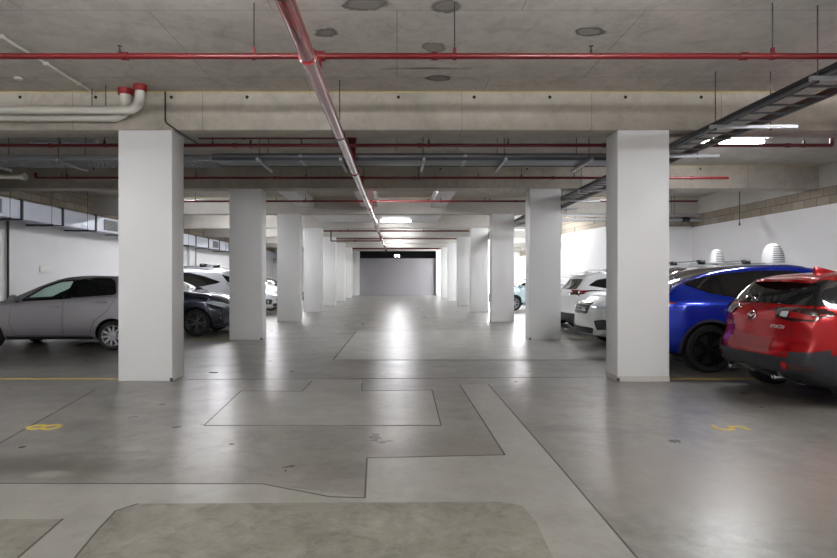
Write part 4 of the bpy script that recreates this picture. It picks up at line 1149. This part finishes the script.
# the two ribbed white pods that stand on that roof rack
for (x, y, ww, hh, lab) in ((6.76, 11.85, .29, .25, 'smaller white ribbed dome on the roof of the car behind the blue car'), (7.55, 11.25, .40, .34, 'larger white ribbed dome standing behind the roof of the blue car')):
    z0 = 1.79
    t = thing('roof_pod', (x, y, z0), lab, 'roof pod', 'white domes on the roof rack')
    prof = [(0, -.07), (ww / 2, -.07)] + [(ww / 2 * math.cos(a) ** .8, -.07 + (hh + .07) * math.sin(a)) for a in np.linspace(.08, PI / 2, 14)]
    prof[-1] = (0, hh)
    MB().lathe(prof, axis='z', n=36).build('shell', M['lamp_body'], t, smooth=True)
    for i in range(8):
        f = .02 + .105 * i
        z = -.05 + (hh + .05) * f * 1.05; a = math.asin(min(1, (z + .07) / (hh + .07))); rr_ = ww / 2 * math.cos(a) ** .8
        MB().add(*(lambda pts: ([p for p in pts], [(k * 4 + q_, k * 4 + (q_ + 1) % 4, k * 4 + 4 + (q_ + 1) % 4, k * 4 + 4 + q_) for k in range(14) for q_ in range(4)] + [(0, 1, 2, 3), (59, 58, 57, 56)]))(
            [((rr_ + d_) * math.cos(th), (rr_ + d_) * math.sin(th), z + e_) for th in np.linspace(-PI * .68, PI * .10, 15) for d_, e_ in ((-.02, -.007), (.006, -.007), (.006, .007), (-.02, .007))])).build('rib', M['dark_steel'], t)

# ---- white SUV, tail to the aisle
c = suv('suv_car', (6.55, 14.5, 0), 0, 'white SUV, tail to the driveway, its red tail lamp above the pearl SUV nose', WHITE, 4.6, 1.86, 1.62, .36)
std_windows(c)
c.sym('tail_light', rounded([(.36, 1.045), (.5, 1.0), (.82, 1.02), (.93, 1.07), (.88, 1.13), (.6, 1.085)], k=.15), 'rear', M['tail_dark'], eps=.010)
for v in ('left', 'right'):
    c.decal('tail_light', rounded([(-2.24, 1.02), (-2.0, 1.05), (-1.90, 1.10), (-2.1, 1.13), (-2.25, 1.11)], k=.2), v, M['tail_red'], eps=.008)
c.decal('bumper_cladding', rounded([(-.85, .55), (.85, .55), (.8, .30), (-.8, .30)], k=.1), 'rear', M['plastic'], eps=.012)
m_ = MB().add([(-1.92, -.58, 1.51), (-1.55, -.58, 1.585), (-1.55, .58, 1.585), (-1.92, .58, 1.51), (-1.92, -.58, 1.485), (-1.55, -.58, 1.50), (-1.55, .58, 1.50), (-1.92, .58, 1.485)], [(0, 1, 2, 3), (4, 7, 6, 5), (0, 4, 5, 1), (1, 5, 6, 2), (2, 6, 7, 3), (3, 7, 4, 0)]).build('roof_spoiler', WHITE, c.root, bevel=.01)
for sg in (1, -1):
    MB().tube([(.3, sg * .57, 1.56), (.2, sg * .57, 1.635), (-1.4, sg * .56, 1.635), (-1.55, sg * .56, 1.56)], .016, 8).build('roof_rail', M['galv'], c.root, smooth=True)
c.finish()
# ---- white sedan tail-out beyond it
c = suv('sedan_car', (6.45, 16.85, 0), 0, 'white low car mostly hidden behind the white SUV and the second right column', WHITE, 4.5, 1.80, 1.46, .335, tall=False, wheel=(7, False, None, .72))
std_windows(c)
c.sym('tail_light', rounded([(.45, 1.0), (.8, 1.02), (.82, .9), (.5, .88)], k=.2), 'rear', M['tail_red'], eps=.010)
c.finish()
# ---- pale blue hatchback far on the right
c = suv('hatchback_car', (6.15, 24.9, 0), PI, 'pale blue hatchback, nose to the driveway, between the second and third right columns', PALE, 4.1, 1.74, 1.50, .32, tall=False, wheel=(7, False, None, .72))
std_windows(c); nose_trim(c, [(-.4, .62), (.4, .62), (.34, .5), (-.34, .5)], .68)
c.finish()

# ---- silver SUV, tail to the aisle on the left
c = suv('suv_car', (-6.9, 16.95, 0), PI, 'silver SUV with black roof rack feet, parked behind the dark sedan', SILVER, 4.85, 1.90, 1.74, .37)
H = 1.74
c.both('side_window', rounded([(1.02, 1.10), (.58, H - .36), (.15, H - .17), (-.28, H - .15), (-.28, 1.12)], k=.1), M['car_glass'])
c.both('side_window', rounded([(-.34, 1.12), (-.34, H - .15), (-.9, H - .17), (-1.35, H - .28), (-1.80, 1.31), (-1.7, 1.26), (-1.2, 1.16)], k=.1), M['car_glass'])
c.both('rear_quarter_glass', rounded([(-1.80, H - .22), (-2.02, H - .28), (-2.18, 1.26), (-2.0, 1.30)], k=.15), M['car_glass'])
for sg in (1, -1):
    MB().tube([(.4, sg * .60, 1.68), (.3, sg * .60, 1.765), (-1.45, sg * .59, 1.765), (-1.6, sg * .59, 1.68)], .018, 8).build('roof_rail', M['galv'], c.root, smooth=True)
for x in (-.1, -1.25):
    q = MB().box(x - .04, x + .04, -.7, .7, 1.80, 1.83).build('rack_crossbar', M['galv'], c.root, bevel=.01)
    for sg in (1, -1): MB().box(x - .1, x + .1, sg * .6 - .05, sg * .6 + .05, 1.74, 1.84).build('rack_foot', M['black_gloss'], q, bevel=.012)
c.sym('tail_light', rounded([(.45, 1.06), (.84, 1.1), (.88, .98), (.5, .96)], k=.2), 'rear', M['tail_red'], eps=.010)
c.finish()
# ---- two white cars and a charcoal one further down on the left
c = suv('hatchback_car', (-6.62, 22.0, 0), 0, 'small white hatchback, nose to the driveway, between the second and third left columns', WHITE, 4.0, 1.72, 1.48, .31, tall=False, wheel=(7, False, None, .72))
std_windows(c); nose_trim(c, [(-.4, .62), (.4, .62), (.34, .5), (-.34, .5)], .68)
c.finish()
c = suv('suv_car', (-6.75, 24.8, 0), 0, 'white SUV with a yellow number plate, beyond the small white hatchback', WHITE, 4.5, 1.82, 1.66, .35)
std_windows(c); nose_trim(c, [(-.46, .86), (.46, .86), (.40, .64), (-.40, .64)], .78)
c.decal('number_plate', [(-.19, .56), (.19, .56), (.19, .46), (-.19, .46)], 'front', M['plate_yellow'], eps=.02)
c.finish()
c = suv('hatchback_car', (-6.6, 27.3, 0), 0, 'charcoal hatchback, nose to the driveway, glimpsed just right of the third left column', CHAR, 4.1, 1.74, 1.50, .32, tall=False)
std_windows(c); nose_trim(c, [(-.4, .62), (.4, .62), (.34, .5), (-.34, .5)], .68)
c.finish()
# ------------------------------------------------------------------ world, camera, colour
w = bpy.data.worlds.new('world'); SC.world = w; w.use_nodes = True
w.node_tree.nodes['Background'].inputs[0].default_value = (.8, .85, .9, 1); w.node_tree.nodes['Background'].inputs[1].default_value = .3
cd = bpy.data.cameras.new('camera'); cam = bpy.data.objects.new('camera', cd); COL.objects.link(cam)
cam.location = (0, 0, EYE); cam.rotation_euler = (PI / 2, 0, 0)
cd.sensor_width = 36; cd.lens = F / 837 * 36
cd.shift_x = (418.5 - CX) / 837; cd.shift_y = -(279 - CY) / 837
cd.clip_start = .05; cd.clip_end = 200
SC.camera = cam
vs_ = SC.view_settings
vs_.view_transform = 'Standard'; vs_.look = 'None'; vs_.gamma = 1; vs_.use_curve_mapping = False
vs_.exposure = 2.15
SC.cycles.use_denoising = True
SC.cycles.max_bounces = 10; SC.cycles.diffuse_bounces = 7; SC.cycles.glossy_bounces = 4; SC.cycles.transmission_bounces = 6
SC.cycles.caustics_reflective = False; SC.cycles.caustics_refractive = False
SC.cycles.sample_clamp_indirect = 6
